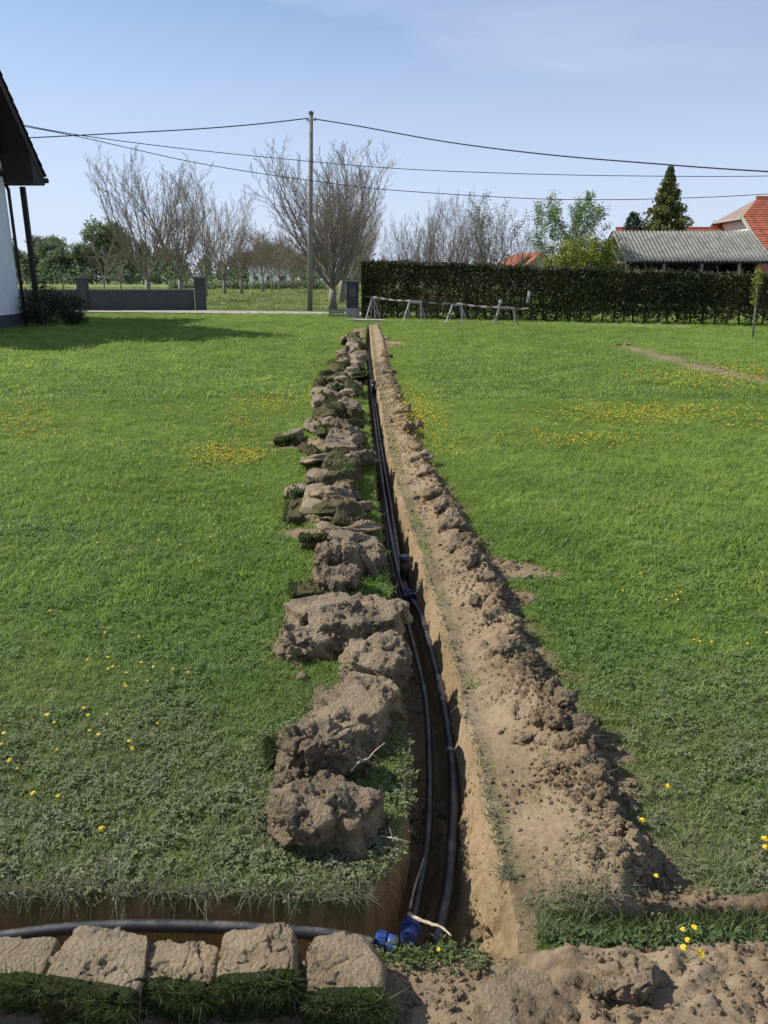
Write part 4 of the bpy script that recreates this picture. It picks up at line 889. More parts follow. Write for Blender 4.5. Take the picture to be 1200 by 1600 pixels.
FL = [(75,1118,5),(82,1122,4),(88,1127,6),(132,1107,5),(136,1118,5),(162,1113,4),(141,1141,4),(152,1150,5),(199,1158,8),(201,1164,5),(8,1152,6),(2,1160,5),(12,1186,5),(10,1196,3),(21,1201,5),(84,1177,3),(62,1233,6),(89,1235,6),(160,1291,6),(3,1353,5),
      (168,1024,6),(143,1032,4),(199,1080,6),(197,1070,3),(178,1045,5),(175,1048,4),(176,1041,3),(222,1037,5),(246,1047,5),(276,1043,4),(290,1051,4),(198,1058,4),(226,1066,4),(215,995,5),(170,988,3),(243,1124,3),(1004,1281,6),(1024,1377,5),(1045,1223,4),(1052,1227,3),(1074,1471,7),(1069,1478,7),(1072,1500,8),(1066,1504,6),(1078,1475,6),(1198,1310,6),(1196,1318,5),
      (999,892,3),(1024,892,3),(978,903,3),(976,920,4),(1055,924,3),(1063,924,4),(1050,928,3),(1046,935,3),(1060,937,3),(1085,997,3),(1098,1001,3),(1113,1001,3),(1165,1001,4),(1197,987,3),(1190,893,3),(1186,922,3),(1192,950,3),(1088,860,2),(690,1470,4)]
grpn = {0: 'dandelions on the near left lawn', 1: 'dandelions on the right lawn'}
fp = [gp(px, py, .05) for px, py, s in FL]
for i, (px, py, s) in enumerate(FL):
    p = fp[i]; k = 0 if px < 600 else 1; o = bpy.data.objects.new('dandelion', FM[i % 3]); z = zat(p.x, p.y) if p.y > 1.4 else 0
    o.location = (p.x, p.y, max(z, -.02)); sc_ = .42+.085*s; o.scale = (sc_, sc_, .9+.1*RNG.random()); o.rotation_euler = (RNG.normal(0, .2), RNG.normal(0, .2), RNG.random()*6)
    link(o); strip = py > 1460
    tag(o, ('yellow dandelion in the grass strip at bottom right' if strip else 'small yellow dandelion in the grass of the near left lawn' if k == 0 else 'small yellow dandelion in the grass of the right lawn'), 'flower', 'dandelions in the strip of grass' if strip else grpn[k])
fc = bpy.data.collections.new('far_flower')
for k in range(3):
    o = bpy.data.objects.new('bloom', FM[k]); fc.objects.link(o)
FP = []
for (px, py, sx, sy, n) in ((345,706,28,12,420),(375,660,14,8,90),(390,712,22,8,130),(30,655,45,16,420),(420,630,30,10,220),(1000,645,70,9,700),(900,685,60,8,330),(660,645,16,18,320),(690,690,20,20,160),(1110,590,60,9,500),(1170,655,50,10,120),(545,660,9,40,160),(615,690,12,60,160),(200,760,190,60,240),(640,640,14,30,160),(480,600,40,40,120),(1180,575,40,8,120),(240,660,80,30,90)):
    for i in range(int(n*1.5)):
        a, b = px+random.gauss(0, sx*1.15), py+random.gauss(0, sy)
        if b > 520: FP.append(gp(a, b, .04))
FP = np.array([[p.x, p.y, 0] for p in FP]); z, s, t, h = ground(FP[:, 0], FP[:, 1]); k = (t < .1) & (np.abs(FP[:, 0]) < 29); FP[:, 2] = z; FP = FP[k]
sc_ = (.45+.55*RNG.random(len(FP)))*np.clip(FP[:, 1]/7.5, .9, 1.9)
scatter('buttercups', fc, FP, np.stack([sc_, sc_, np.clip(sc_, 0, 1.1)], 1), RNG.random(len(FP))*6.28, 'patches of tiny yellow flowers in the lawn')

# ------------------------------------------------------------------ trees
def grow(seed, H, trunk_h, n_limbs, spread, r0, levels=3, n_sub=(11, 8, 5), up=.5, trunk_sides=10, min_r=.006, clear=.12, len_sub=.42):
    rnd = random.Random(seed); tr = MB(); tips = []; tw = MB()
    pts = [Vector((0, 0, -.1)), Vector((rnd.uniform(-.03, .03), rnd.uniform(-.03, .03), trunk_h*.5)), Vector((rnd.uniform(-.06, .06), rnd.uniform(-.06, .06), trunk_h))]
    tr.tube(pts, [r0*1.25, r0, r0*.92], trunk_sides)
    def branch(p, d, L, r, lev):
        n = {0: 9, 1: 6, 2: 4, 3: 3}[lev]; P = [p]; R = [r]; dd = d.copy(); pos = []
        for i in range(n):
            dd = (dd+Vector((rnd.gauss(0, .09), rnd.gauss(0, .09), rnd.gauss(0, .05)+up*.16))).normalized(); q = P[-1]+dd*L/n; P.append(q); R.append(max(min_r*.6, r*(1-.85*(i+1)/n))); pos.append((q, dd.copy(), (i+1)/n))
        (tr if lev == 0 else tw).tube(P, R, 7 if lev == 0 else 4 if lev == 1 else 3, caps=False)
        if lev >= levels: tips.append(P[-1]); return
        for k in range(n_sub[lev]):
            f = clear+(1-clear)*((k+rnd.random())/n_sub[lev]); i = min(n-1, int(f*n)); q, dd2, _ = pos[i]; q = P[i].lerp(P[i+1], f*n-i)
            ax = dd2.cross(Vector((rnd.gauss(0, 1), rnd.gauss(0, 1), rnd.gauss(0, 1)))).normalized(); nd = (Matrix.Rotation(rnd.uniform(.35, .75), 3, ax) @ dd2).normalized()
            if nd.z < .05: nd.z = abs(nd.z)*.4+.05; nd.normalize()
            branch(q, nd, L*len_sub*(1.15-.6*f)*rnd.uniform(.7, 1.2), max(min_r, R[i]*.55), lev+1)
    for k in range(n_limbs):
        a = 2*math.pi*(k+rnd.uniform(-.3, .3))/n_limbs*(1 if n_limbs < 5 else 1); th = spread*rnd.uniform(.35, 1.0) if k else spread*.1
        d = Vector((math.sin(th)*math.cos(a), math.sin(th)*math.sin(a), math.cos(th)))
        branch(pts[-1]-Vector((0, 0, rnd.random()*trunk_h*.15)), d, (H-trunk_h)*rnd.uniform(.68, .86)/max(.75, math.cos(th*.55)), r0*.36, 0)
    return tr, tw, tips
def tomesh(name, mb, mat, smooth=False):
    me = bpy.data.meshes.new(name); me.from_pydata(mb.v, [], mb.f); me.materials.append(mat)
    if smooth: me.polygons.foreach_set('use_smooth', [True]*len(me.polygons))
    me.update(); return me
def leaves(centers, n_per, rad, size, seed, flat=.0):
    r = np.random.default_rng(seed); C = np.repeat(np.asarray(centers, float), n_per, axis=0); n = len(C)
    C = C+r.normal(0, 1, (n, 3))*np.asarray(rad)*.6; a = r.normal(size=(n, 3)); a /= np.linalg.norm(a, axis=1)[:, None]; b = r.normal(size=(n, 3)); b = np.cross(a, b); b /= np.linalg.norm(b, axis=1)[:, None]
    s = size*(.6+.8*r.random(n))[:, None]/2
    V = np.stack([C-a*s, C-b*s*.55, C+a*s, C+b*s*.55], 1).reshape(-1, 3); return V, np.arange(n*4).reshape(-1, 4)
def place_tree(meshes, x, y, s, rz, label, group, name='bare_tree', cat='tree', sz=None):
    t = empty(name, (x, y, 0), rz); t.scale = (s, s, sz or s); tag(t, label, cat, group)
    for nm, me in meshes:
        o = bpy.data.objects.new(nm, me); link(o, t)
    return t
def bare_variant(seed, H=10, **kw):
    tr, tw, tips = grow(seed, H, **kw); return [('trunk', tomesh('trunk', tr, BARK_PALE, True)), ('crown', tomesh('crown', tw, TWIG))], tips
WAL = dict(trunk_h=1.5, n_limbs=10, spread=.75, r0=.18, n_sub=(14, 8, 5), up=.55, len_sub=.36, min_r=.0085)
v1, tp1 = bare_variant(11, 10, **WAL); v2, _ = bare_variant(12, 10, **WAL); v3, _ = bare_variant(13, 10, **dict(WAL, n_limbs=7))
big, _ = bare_variant(14, 10.2, **dict(WAL, n_limbs=16, n_sub=(14, 9, 4), spread=.74, r0=.20, trunk_h=1.2, up=.45))
place_tree(big, -2.75, 43.0, 1.0, .4, 'large bare vase shaped tree just behind the utility pole', None, sz=.88)
place_tree(v2, -2.7, 51, .98, 1.4, 'bare tree directly behind the large vase shaped one', 'orchard trees in the near row')
for i, (yy_, v) in enumerate(((59, v1), (67, v3), (75, v2), (84, v1), (93, v3))):
    place_tree(v, -2.9+random.uniform(-.2, .2), yy_, .92, i*1.7, 'bare orchard tree hidden far behind the large vase shaped tree', 'far trees in line behind the large bare tree')
rowA = [(233, 53.5, 1.0, v1, 'bare walnut tree, leftmost of the tall ones behind the garden wall'), (284, 57, 1.03, v2, 'tall bare tree second from the left, leaning trunk behind the garden wall'), (322, 66, .88, v3, 'bare tree behind the wall pillar'), (352, 74, .98, v1, 'bare tree with pale trunk right of the wall pillar')]
for i, (px, Y, s, v, lab) in enumerate(rowA):
    p = at(px, 470, Y); place_tree(v, p.x, Y, s, 1.1*i+2, lab, 'tall bare trees of the left orchard row')
# brown budding trees
btr, btw, btips = grow(31, 7.5, trunk_h=1.7, n_limbs=8, spread=.8, r0=.14, n_sub=(10, 7, 4), up=.3, len_sub=.42, min_r=.010)
lv, lf = leaves([tuple(t) for t in btips[::2]], 2, .18, .085, 5)
bud_me = mesh_np('buds', lv, lf, BUD_LEAF, do_link=False).data; bud = [('trunk', tomesh('trunk', btr, BARK_PALE, True)), ('crown', tomesh('crown', btw, TWIG)), ('buds', bud_me)]
BL = ['nearest of its row, right of the wall pillar', 'second of the near row from the wall pillar', 'third of the near row from the wall pillar', 'in front of the white distant house', 'just right of the white distant house', 'between white distant house and utility pole', 'farther back between white house and pole', 'small and far, nearest left of the utility pole', 'in the back row above the white distant house', 'directly behind the utility pole', 'just right of the utility pole', 'between utility pole and large bare tree', 'just left of the large bare tree trunk']
for i, (px, Y, s) in enumerate(((378, 81, 1.0), (411, 89, 1.05), (425, 96, 1.0), (437, 106, 1.05), (447, 116, 1.0), (456, 127, 1.05), (463, 138, 1.0), (470, 150, 1.0), (398, 125, 1.0), (488, 140, 1.05), (498, 120, .95), (508, 105, .9), (515, 90, .85))):
    p = at(px, 460, Y); place_tree(bud, p.x, Y, s, i*1.3, 'round reddish budding orchard tree, '+BL[i], 'reddish budding orchard trees', 'orchard_tree')
# bare trees behind the hedge
n4, _ = bare_variant(41, 8, trunk_h=.6, n_limbs=16, spread=.66, r0=.09, n_sub=(13, 7, 4), up=.6, len_sub=.34, min_r=.007)
n5, _ = bare_variant(42, 8, trunk_h=.6, n_limbs=13, spread=.8, r0=.09, n_sub=(12, 7, 4), up=.45, len_sub=.38, min_r=.007)
HB = [(640, 52, .66, n4, 'low bare tree behind the left end of the hedge'), (668, 48, .74, n4, 'bare upright tree second from the left behind the hedge'), (700, 50, .82, n5, 'bare tree with thin upright stems behind the hedge, under the lowest cable'), (733, 47, .80, n4, 'tallest of the bare trees behind the hedge left of the leafing tree'), (800, 46, .60, n5, 'bare spreading tree behind the hedge right of the leafing tree'), (822, 50, .52, n5, 'small bare branchy tree beside the small red roofed house'), (590, 62, .62, n5, 'faint bare tree far behind the hedge end')]
for i, (px, Y, s, v, lab) in enumerate(HB):
    p = at(px, 440, Y); place_tree(v, p.x, Y, s, i*1.9, lab, 'bare trees behind the hedge')
# leafing silver tree at 765
tr, tw, tips = grow(51, 7.0, trunk_h=.9, n_limbs=7, spread=.55, r0=.12, n_sub=(9, 6, 3), up=.5, len_sub=.38, min_r=.009)
lv, lf = leaves([tuple(t) for t in tips[::2]], 6, .22, .10, 9); p = at(768, 440, 46)
place_tree([('trunk', tomesh('trunk', tr, BARK, True)), ('limbs', tomesh('limbs', tw, TWIG)), ('crown', mesh_np('crown', lv, lf, SILVER_LEAF, do_link=False).data)], p.x, 46, .92, 0, 'leafing grey green tree among the bare trees behind the hedge', None, 'leafing_tree')
# spring green tree at 895
tr, tw, tips = grow(61, 7.6, trunk_h=1.0, n_limbs=8, spread=.68, r0=.12, n_sub=(9, 6, 3), up=.35, len_sub=.40, min_r=.009)
tt = [t for i, t in enumerate(tips)]
rr = random.Random(4); keep = [tuple(t) for t in tt if rr.random() < .8]
lv, lf = leaves(keep, 11, .22, .13, 9); p = at(892, 440, 44)
place_tree([('trunk', tomesh('trunk', tr, BARK, True)), ('limbs', tomesh('limbs', tw, TWIG)), ('crown', mesh_np('crown', lv, lf, SPRING_LEAF, do_link=False).data)], p.x, 44, .83, .5, 'light green spring tree with white blossom left of the shed', None, 'leafing_tree')
def blob_centers(n, rad, c, seed, squash=(1, 1, 1), shell=.55):
    r = np.random.default_rng(seed); d = r.normal(size=(n, 3)); d /= np.linalg.norm(d, axis=1)[:, None]; q = shell+(1-shell)*r.random(n)
    k = 1+.35*pn(d*2.2+seed); return np.array(c)+d*(q*k*rad)[:, None]*np.array(squash)
# yellow-green bushes before the shed
for i, (px, Y, w, top, lab) in enumerate(((886, 41, 1.45, 3.6, 'yellow green bush rising above the hedge left of the shed'), (922, 42, 1.1, 3.7, 'yellow green bush in front of the shed gable, right of a larger one'), (942, 43.5, .75, 3.6, 'tall thin climber covered post beside the shed gable'))):
    p = at(px, 440, Y); c = blob_centers(420, 1.0, (0, 0, top*.52), 70+i, (w, w*.7, top*.52), .3); lv, lf = leaves(c, 14, .20, .13, 80+i)
    t = empty('bush', (p.x, Y, 0)); mesh_np('foliage', lv, lf, YELLOW_LEAF, parent=t); m = MB(); rr = random.Random(i)
    for k in range(7): a = rr.random()*6.28; m.tube([(0, 0, 0), (w*.3*math.cos(a), w*.3*math.sin(a), top*.5), (w*.6*math.cos(a), w*.4*math.sin(a), top*.85)], [.04, .025, .01], 5)
    m.build('stems', BARK, t); tag(t, lab, 'bush', 'yellow green bushes beside the shed')
# conifers
def conifer(x, y, H, R, seed, label, mat, name, n=2600, power=.85, lsz=.16, ragged=.3):
    r = np.random.default_rng(seed); t = empty(name, (x, y, 0)); MB().tube([(0, 0, -.1), (0, 0, H*.5), (0, 0, H*.96)], [.16, .09, .015], 8).build('trunk', BARK, t, True)
    h = r.random(n)**1.25; a = r.random(n)*6.28; lay = 1+ragged*np.sin(h*H*7.0+3*np.sin(a*2+seed)); ln = (1+.38*pn(np.stack([np.cos(a)*1.5, np.sin(a)*1.5, h*H*.9], 1)+seed))
    rad = R*(1-h)**power*lay*ln*(.45+.55*r.random(n)); rad = np.maximum(rad, .03)
    C = np.stack([rad*np.cos(a), rad*np.sin(a), .25+h*(H-.3)-rad*.18], 1); lv, lf = leaves(C, 9, .12, lsz, seed); mesh_np('crown', lv, lf, mat, parent=t)
    m = MB(); 
    for k in range(60):
        hh = .1+.85*k/60; aa = k*2.4; ra = R*(1-hh)**power*.85; m.tube([(0, 0, hh*H), (ra*math.cos(aa), ra*math.sin(aa), hh*H-.05)], [.025, .006], 4)
    m.build('branches', BARK, t); return tag(t, label, 'tree')
p = at(1030, 440, 55); conifer(p.x, 55, 8.6, 3.8, 3, 'dark golden green conifer with pointed top behind the corrugated shed', SPRUCE_LEAF, 'conifer_tree', 3000, 1.1, .20, .42)
p = at(982, 440, 54); conifer(p.x, 54, 5.75, 1.0, 5, 'small dark columnar conifer left of the pointed conifer', COLUMN_LEAF, 'columnar_conifer', 1200, .28, .12, .05)
# far forest
def forest_variant(seed, H, R, mat, nb=12, lsz=.6):
    r = np.random.default_rng(seed); cs = []
    for k in range(nb):
        hh = .12+.76*r.random(); rr_ = R*(.75-.5*abs(hh-.5)); a = r.random()*6.28; c = (rr_*.7*math.cos(a), rr_*.7*math.sin(a), H*hh)
        cs.append(blob_centers(110, R*.46, c, seed*10+k, (1, 1, 1.1), .5))
    lv, lf = leaves(np.concatenate(cs), 6, .5, lsz, seed)
    tr = MB().tube([(0, 0, -.1), (0, 0, H*.45), (.2, .1, H*.85)], [H*.02, H*.014, .04], 6)
    for k in range(6): a = r.random()*6.28; tr.tube([(0, 0, H*.3+.05*k*H), (R*.5*math.cos(a), R*.5*math.sin(a), H*(.5+.06*k))], [.12, .04], 4)
    return [('trunk', tomesh('trunk', tr, BARK)), ('crown', mesh_np('crown', lv, lf, mat, do_link=False).data)]
fv = [forest_variant(1, 14, 5, FOREST_DARK), forest_variant(2, 14, 4.6, FOREST_LIGHT), forest_variant(3, 15, 4.4, FOREST_BROWN), forest_variant(4, 13, 5.2, FOREST_DARK, 11), forest_variant(5, 13, 5, FOREST_LIGHT, 7)]
fl = ['dark green tree in the far wood edge beyond the meadow', 'yellow green spring tree in the far wood edge', 'brown leafless looking tree in the far wood', 'broad dark green tree in the far wood edge beyond the meadow', 'light green broad tree in the far wood edge']
prof_x = [-40, 20, 60, 100, 130, 165, 200, 240, 290, 340, 400, 440, 500, 600, 700, 850, 1250]
prof_y = [372, 375, 368, 362, 372, 345, 375, 392, 395, 400, 395, 372, 400, 410, 415, 415, 415]
rr = random.Random(9)
for i in range(84):
    px = -60+i*15.5+rr.uniform(-8, 8); Y = rr.choice((225, 245, 270)); top = float(np.interp(px, prof_x, prof_y))+rr.uniform(-9, 16); p = at(px, top, Y)
    k = rr.choice((0, 0, 1, 2, 3, 4)) if px < 380 else rr.choice((0, 2, 2, 3)); s = max(p.z, 4)/14.0
    place_tree(fv[k], p.x, Y, s, rr.random()*6, fl[k], 'trees of the far wood, '+('dark', 'light', 'brown', 'dark', 'light')[k], 'forest_tree', sz=s)
# undergrowth at wood edge
r = np.random.default_rng(3); cx = r.uniform(-190, 90, 2600); c = np.stack([cx, 218+r.uniform(-3, 8, 2600), np.abs(r.normal(0, 2.4, 2600))+.3], 1); lv, lf = leaves(c, 8, 1.3, .75, 4)
tag(mesh_np('undergrowth', lv, lf, FOREST_DARK), 'dark green undergrowth along the foot of the far wood', kind='stuff')
c = np.stack([r.uniform(-30, -8, 900), 112+r.uniform(-1, 1, 900), r.uniform(.1, 1.0, 900)], 1); lv, lf = leaves(c, 7, .35, .3, 4); tag(mesh_np('low_hedge', lv, lf, FOREST_DARK), 'low dark hedge line crossing behind the orchard', 'hedge')
# small bare trees in front of the wood (left)
sm, _ = bare_variant(71, 8, trunk_h=1.4, n_limbs=6, spread=.75, r0=.11, n_sub=(8, 6, 3), up=.3, len_sub=.4, min_r=.012)
for px, Y, s, lab in ((162, 72, .78, 'small pale bare tree beyond the left garden wall'), (189, 90, .8, 'thin bare tree behind the left garden wall, second from the wall pier')):
    p = at(px, 450, Y); place_tree(sm, p.x, Y, s, px, lab, None)
# sapling by the house
p = at(97, 440, 33); t = empty('sapling', (p.x, 33, 0)); MB().tube([(0, 0, 0), (.03, 0, 1.1), (-.05, 0, 2.4)], [.035, .028, .01], 7).build('trunk', BARK_PALE, t, True)
m = MB(); rr = random.Random(2)
for k in range(9): a = rr.random()*6.28; z_ = .9+k*.16; m.tube([(0, 0, z_), (.18*math.cos(a), .18*math.sin(a), z_+.2)], [.008, .003], 4)
m.build('twigs', BARK_PALE, t); tag(t, 'thin pale sapling standing in the dark bushes by the house', 'sapling')

# ------------------------------------------------------------------ hedge
H0, H1 = Vector((-.95, 33.0, 0)), Vector((12.9, 26.9, 0)); H2 = H1+(H1-H0).normalized()*5
hd = (H2-H0).normalized(); hn = Vector((-hd.y, hd.x, 0)); HL = (H2-H0).length; THK = 1.25
he = empty('clipped_hedge', H0, math.atan2(hd.y, hd.x)); tag(he, 'long clipped dark green hedge behind the right lawn', 'hedge')
r = np.random.default_rng(12); n = 125000
hx = r.random(n)*HL; top = 2.26-.58*hx/15+.09*pn2(hx, hx*0, .9)+.06*pn2(hx, hx*0, 3.7)
face = r.random(n); hy = np.where(face < .42, np.abs(r.normal(0, .09, n)), np.where(face < .55, THK-np.abs(r.normal(0, .09, n)), r.random(n)*THK))
hz = np.where(face > .82, top-np.abs(r.normal(0, .07, n)), r.random(n)**.8*top)
endm = r.random(n) < .05; hx = np.where(endm, np.abs(r.normal(0, .08, n)), hx); hy = np.where(endm, r.random(n)*THK, hy)
bul = .10*pn(np.stack([hx*1.1, hz*1.1, hx*0], 1)); hy = hy+bul*np.where(hy < .4, 1, -.5)
low = np.where(hx < 9, .08, .24)+.22*pn2(hx, hx*0, 1.7, 3); keep = (hz > low) | (r.random(n) < .22); 
keep &= ~((pn(np.stack([hx*2.5, hz*2.0, hx*0+4], 1)) < -.50) & (hz < 1.5) & (hy < .45))
C = np.stack([hx, hy, hz], 1)[keep]; lv, lf = leaves(C, 1, .02, .085, 3)
fo = mesh_np('foliage', lv, lf, HEDGE_LEAF, parent=he); fo['kind'] = 'stuff'
# stray shoots on top
n = 900; sx = r.random(n)*HL; C = np.stack([sx, r.random(n)*THK, 2.26-.58*sx/15+np.abs(r.normal(0, .05, n))], 1); lv, lf = leaves(C, 4, .03, .07, 8); so_ = mesh_np('top_shoots', lv, lf, HEDGE_LEAF, parent=he); so_['kind'] = 'stuff'
rr = random.Random(6); x_ = .2
while x_ < HL:
    b = Vector((x_, THK*.45+rr.uniform(-.15, .15), 0)); m = MB(); p1 = b+Vector((rr.uniform(-.08, .08), rr.uniform(-.1, .05), .8)); p2 = p1+Vector((rr.uniform(-.1, .1), rr.uniform(-.2, .1), 1.0))
    m.tube([b, p1, p2], [.045, .035, .015], 6)
    for k in range(9):
        q = b.lerp(p1, .5+.5*rr.random()) if k < 4 else p1.lerp(p2, rr.random()); m.tube([q, q+Vector((rr.uniform(-.25, .25), rr.uniform(-.45, .3), rr.uniform(.15, .5)))], [.013, .005], 4)
    m.build('stem', BARK, he); x_ += rr.uniform(.32, .5)

# ------------------------------------------------------------------ shed behind hedge
sh = empty('open_shed', (13.4, 45, 0)); tag(sh, 'long open shed with grey corrugated roof behind the hedge', 'shed')
Wd, z0, z1, dp = 8.3, 2.62, 4.25, 3.0; lean = .45
def corr(y0, y1, za, zb, name):
    nx = int(Wd/.0365); ny = 5; xs = np.linspace(0, Wd, nx); V_, F_ = [], []
    for j in range(ny+1):
        t_ = j/ny
        for x in xs: V_.append((x+(lean*t_ if y1 > y0 and False else 0), y0+(y1-y0)*t_, za+(zb-za)*t_+.045*math.sin(x*2*math.pi/.22)+random.uniform(-.004, .004)))
    for j in range(ny):
        for i in range(nx-1): a = j*nx+i; F_.append((a, a+1, a+nx+1, a+nx))
    o = mesh_np(name, V_, F_, ASBESTOS, True, parent=sh); s = o.modifiers.new('s', 'SOLIDIFY'); s.thickness = .02; return o
corr(-.25, dp, z0-.12, z1, 'roof_sheet'); corr(2*dp+.25, dp+.02, z0-.12, z1, 'roof_sheet')
for (x, y) in ((.15, 0), (2.2, 0), (4.3, 0), (6.4, 0), (.15, 2*dp), (4.3, 2*dp), (8.1, 2*dp)): MB().box((x, y, z0/2-.1), (.14, .14, z0-.2)).build('post', WOOD_GREY, sh)
MB().box((Wd/2, 2*dp-.1, 1.3), (Wd+.2, .06, 2.6)).build('back_boards', WOOD_DARK, sh)
MB().box((8.15, dp+.1, 1.28), (.06, 2*dp-.3, 2.56)).build('end_boards', WOOD_DARK, sh)
MB().box((7.75, .1, 1.24), (.7, .3, 2.48)).build('brick_pier', BRICK, sh)
m = MB(); m.bar((.1, 0, z0-.15), (.1, 2*dp, z0-.15), .1, .12); m.bar((.1, 0, z0-.12), (.1, dp, z1-.12), .08, .12); m.bar((.1, 2*dp, z0-.12), (.1, dp, z1-.12), .08, .12); m.bar((.1, dp, z0-.1), (.1, dp, z1-.12), .08, .08); m.bar((.1, dp*.5, z0-.1), (.1, dp*.98, z0+.6), .06, .08); m.bar((.1, dp*1.5, z0-.1), (.1, dp*1.02, z0+.6), .06, .08)
m.build('gable_truss', WOOD_GREY, sh); MB().box((Wd/2, -.02, z0-.17), (Wd-.1, .1, .14)).build('eave_beam', WOOD_DARK, sh)
# climbing plant over the gable
c = blob_centers(140, 1, (.0, 1.0, 2.7), 91, (.35, 1.6, 1.2), .3); lv, lf = leaves(c, 7, .15, .09, 92); t = empty('climbing_plant', (13.35, 44.6, 0)); mesh_np('foliage', lv, lf, SILVER_LEAF, parent=t); MB().tube([(0, .2, 0), (.1, .5, 1.3), (0, 1, 2.8)], [.05, .04, .02], 6).build('stem', BARK, t); tag(t, 'grey green climber over the shed gable corner', 'climber')

# ------------------------------------------------------------------ houses on the right
def quad_slab(pts, th, name, mat, parent):
    a, b, c = Vector(pts[0]), Vector(pts[1]), Vector(pts[2]); nn = (b-a).cross(c-a).normalized()
    if nn.z < 0: nn = -nn
    return MB().prism(pts, nn*-th).build(name, mat, parent)
def tile_roof(a, b, c, d, parent, mats, course=.33, tw=.45, skip_tri=None):
    """a,b lower edge; d,c upper edge (a-d and b-c rakes): courses of overlapping tiles as thin stepped strips"""
    a, b, c, d = map(Vector, (a, b, c, d)); n = max(2, int((d-a).length/course)); nn = (b-a).cross(d-a).normalized()
    if nn.z < 0: nn = -nn
    objs = []
    for j in range(n):
        t0, t1 = j/n, min(1, (j+1.12)/n); p0, p1, q0, q1 = a.lerp(d, t0), b.lerp(c, t0), a.lerp(d, t1), b.lerp(c, t1)
        m = MB(); k = max(1, int((p1-p0).length/tw)) ; vs = []; lo = .07; up_ = .02
        for i in range(k+1):
            s = i/k; jz = random.uniform(0, .02); vs += [p0.lerp(p1, s)+nn*(lo+jz+.025*(i % 2)), q0.lerp(q1, s)+nn*(up_+.025*(i % 2)), p0.lerp(p1, s)+nn*.0]
        fs = []
        for i in range(k): fs += [(3*i, 3*i+3, 3*i+4, 3*i+1), (3*i+2, 3*i+5, 3*i+3, 3*i)]
        m.v = [tuple(v) for v in vs]; m.f = fs; m.build('tile_course', mats[j % len(mats)], parent)
rh = empty('red_roofed_house', (30, 64, 0)); tag(rh, 'cream house with large red tiled half hipped roof at the right edge', 'house')
def R_(x, y, z): return Vector((x-30.8, y-64, z))
XE = 46.0; yE, zE = 57.6, 2.75; yR, zR = 65.6, 7.65; yB, zB = 73.6, 2.75; gx = 28.3; hz_ = 6.1; yh0 = yR-(zR-hz_)/(zR-zE)*(yR-yE); yh1 = 2*yR-yh0
MB().prism([R_(28.9, yE+.8, -.1), R_(28.9, yB-.8, -.1), R_(28.9, yB-.8, 3.0), R_(28.9, yh1-.3, hz_-.15), R_(28.9, yh0+.3, hz_-.15), R_(28.9, yE+.8, 3.0)], (15, 0, 0)).build('wall', OFFWALL, rh)
fr = [R_(gx, yE, zE), R_(XE, yE, zE), R_(XE, yR, zR), R_(30.4, yR, zR), R_(gx, yh0, hz_)]
quad_slab(fr, .16, 'roof_deck', REDTILE_B, rh); bk = [R_(gx, yB, zE), R_(XE, yB, zE), R_(XE, yR, zR), R_(30.4, yR, zR), R_(gx, yh1, hz_)]; quad_slab(bk, .16, 'roof_deck', REDTILE_B, rh)
quad_slab([R_(gx, yh0, hz_), R_(gx, yh1, hz_), R_(30.4, yR, zR)], .14, 'hip_roof', simple('weathered_brown_tile', (.24, .17, .14), .85, .2, 8), rh)
# tile courses: below hip line full width, above it trimmed
tile_roof(R_(gx+.05, yE, zE), R_(XE, yE, zE), R_(XE, yh0, hz_), R_(gx+.05, yh0, hz_), rh, (REDTILE, REDTILE_B, REDTILE)); tile_roof(R_(gx+.05, yh0, hz_), R_(XE, yh0, hz_), R_(XE, yR, zR), R_(30.45, yR, zR), rh, (REDTILE_B, REDTILE, REDTILE))
MB().bar(R_(gx-.03, yE-.05, zE-.05), R_(gx-.03, yh0, hz_-.02), .06, .28).build('barge_board', CONC, rh); MB().bar(R_(gx-.03, yB, zE-.05), R_(gx-.03, yh1, hz_-.02), .06, .28).build('barge_board', WOOD_DARK, rh)
MB().bar(R_(gx-.05, yh0-.1, hz_-.08), R_(gx-.05, yh1+.1, hz_-.08), .14, .18).build('gutter', WHITEPAINT, rh); MB().tube([R_(30.3, yR, zR+.08), R_(XE, yR, zR+.08)], .12, 8).build('ridge_tile', REDTILE, rh)
w_ = MB().box(R_(28.86, 61.6, 3.55), (.08, 1.2, 1.2)).build('window', WHITEPAINT, rh); MB().box(R_(28.80, 61.6, 3.55), (.05, 1.0, 1.0)).build('pane', WHITEPETAL, w_)
for (a_, b_, c_) in ((59.6, 1.2, .9), (70.0, 1.2, .9)):
    w_ = MB().box(R_(28.86, a_, b_+.4), (.08, 1.1, 1.2)).build('window', WHITEPAINT, rh); MB().box(R_(28.80, a_, b_+.4), (.05, .9, 1.0)).build('pane', GLASS, w_)
# long low roof behind shed
lr = empty('long_red_barn', (24.2, 68, -.12)); tag(lr, 'long low building with red tiled roof behind the shed and conifer', 'barn')
MB().box((0, 0, 2.2), (9.2, 5.0, 4.5)).build('wall', OFFWALL, lr); tile_roof(Vector((-4.9, -3.0, 4.1)), Vector((4.8, -3.0, 4.1)), Vector((4.8, 0, 5.65)), Vector((-4.9, 0, 5.65)), lr, (REDTILE, REDTILE_B))
quad_slab([(-4.9, -3, 4.08), (4.8, -3, 4.08), (4.8, 0, 5.63), (-4.9, 0, 5.63)], .12, 'roof_deck', REDTILE_B, lr); quad_slab([(-4.9, 3, 4.08), (4.8, 3, 4.08), (4.8, 0, 5.63), (-4.9, 0, 5.63)], .12, 'roof_deck', REDTILE_B, lr)
MB().tube([(-4.95, 0, 5.70), (4.85, 0, 5.70)], .11, 8).build('ridge_tile', REDTILE_B, lr)
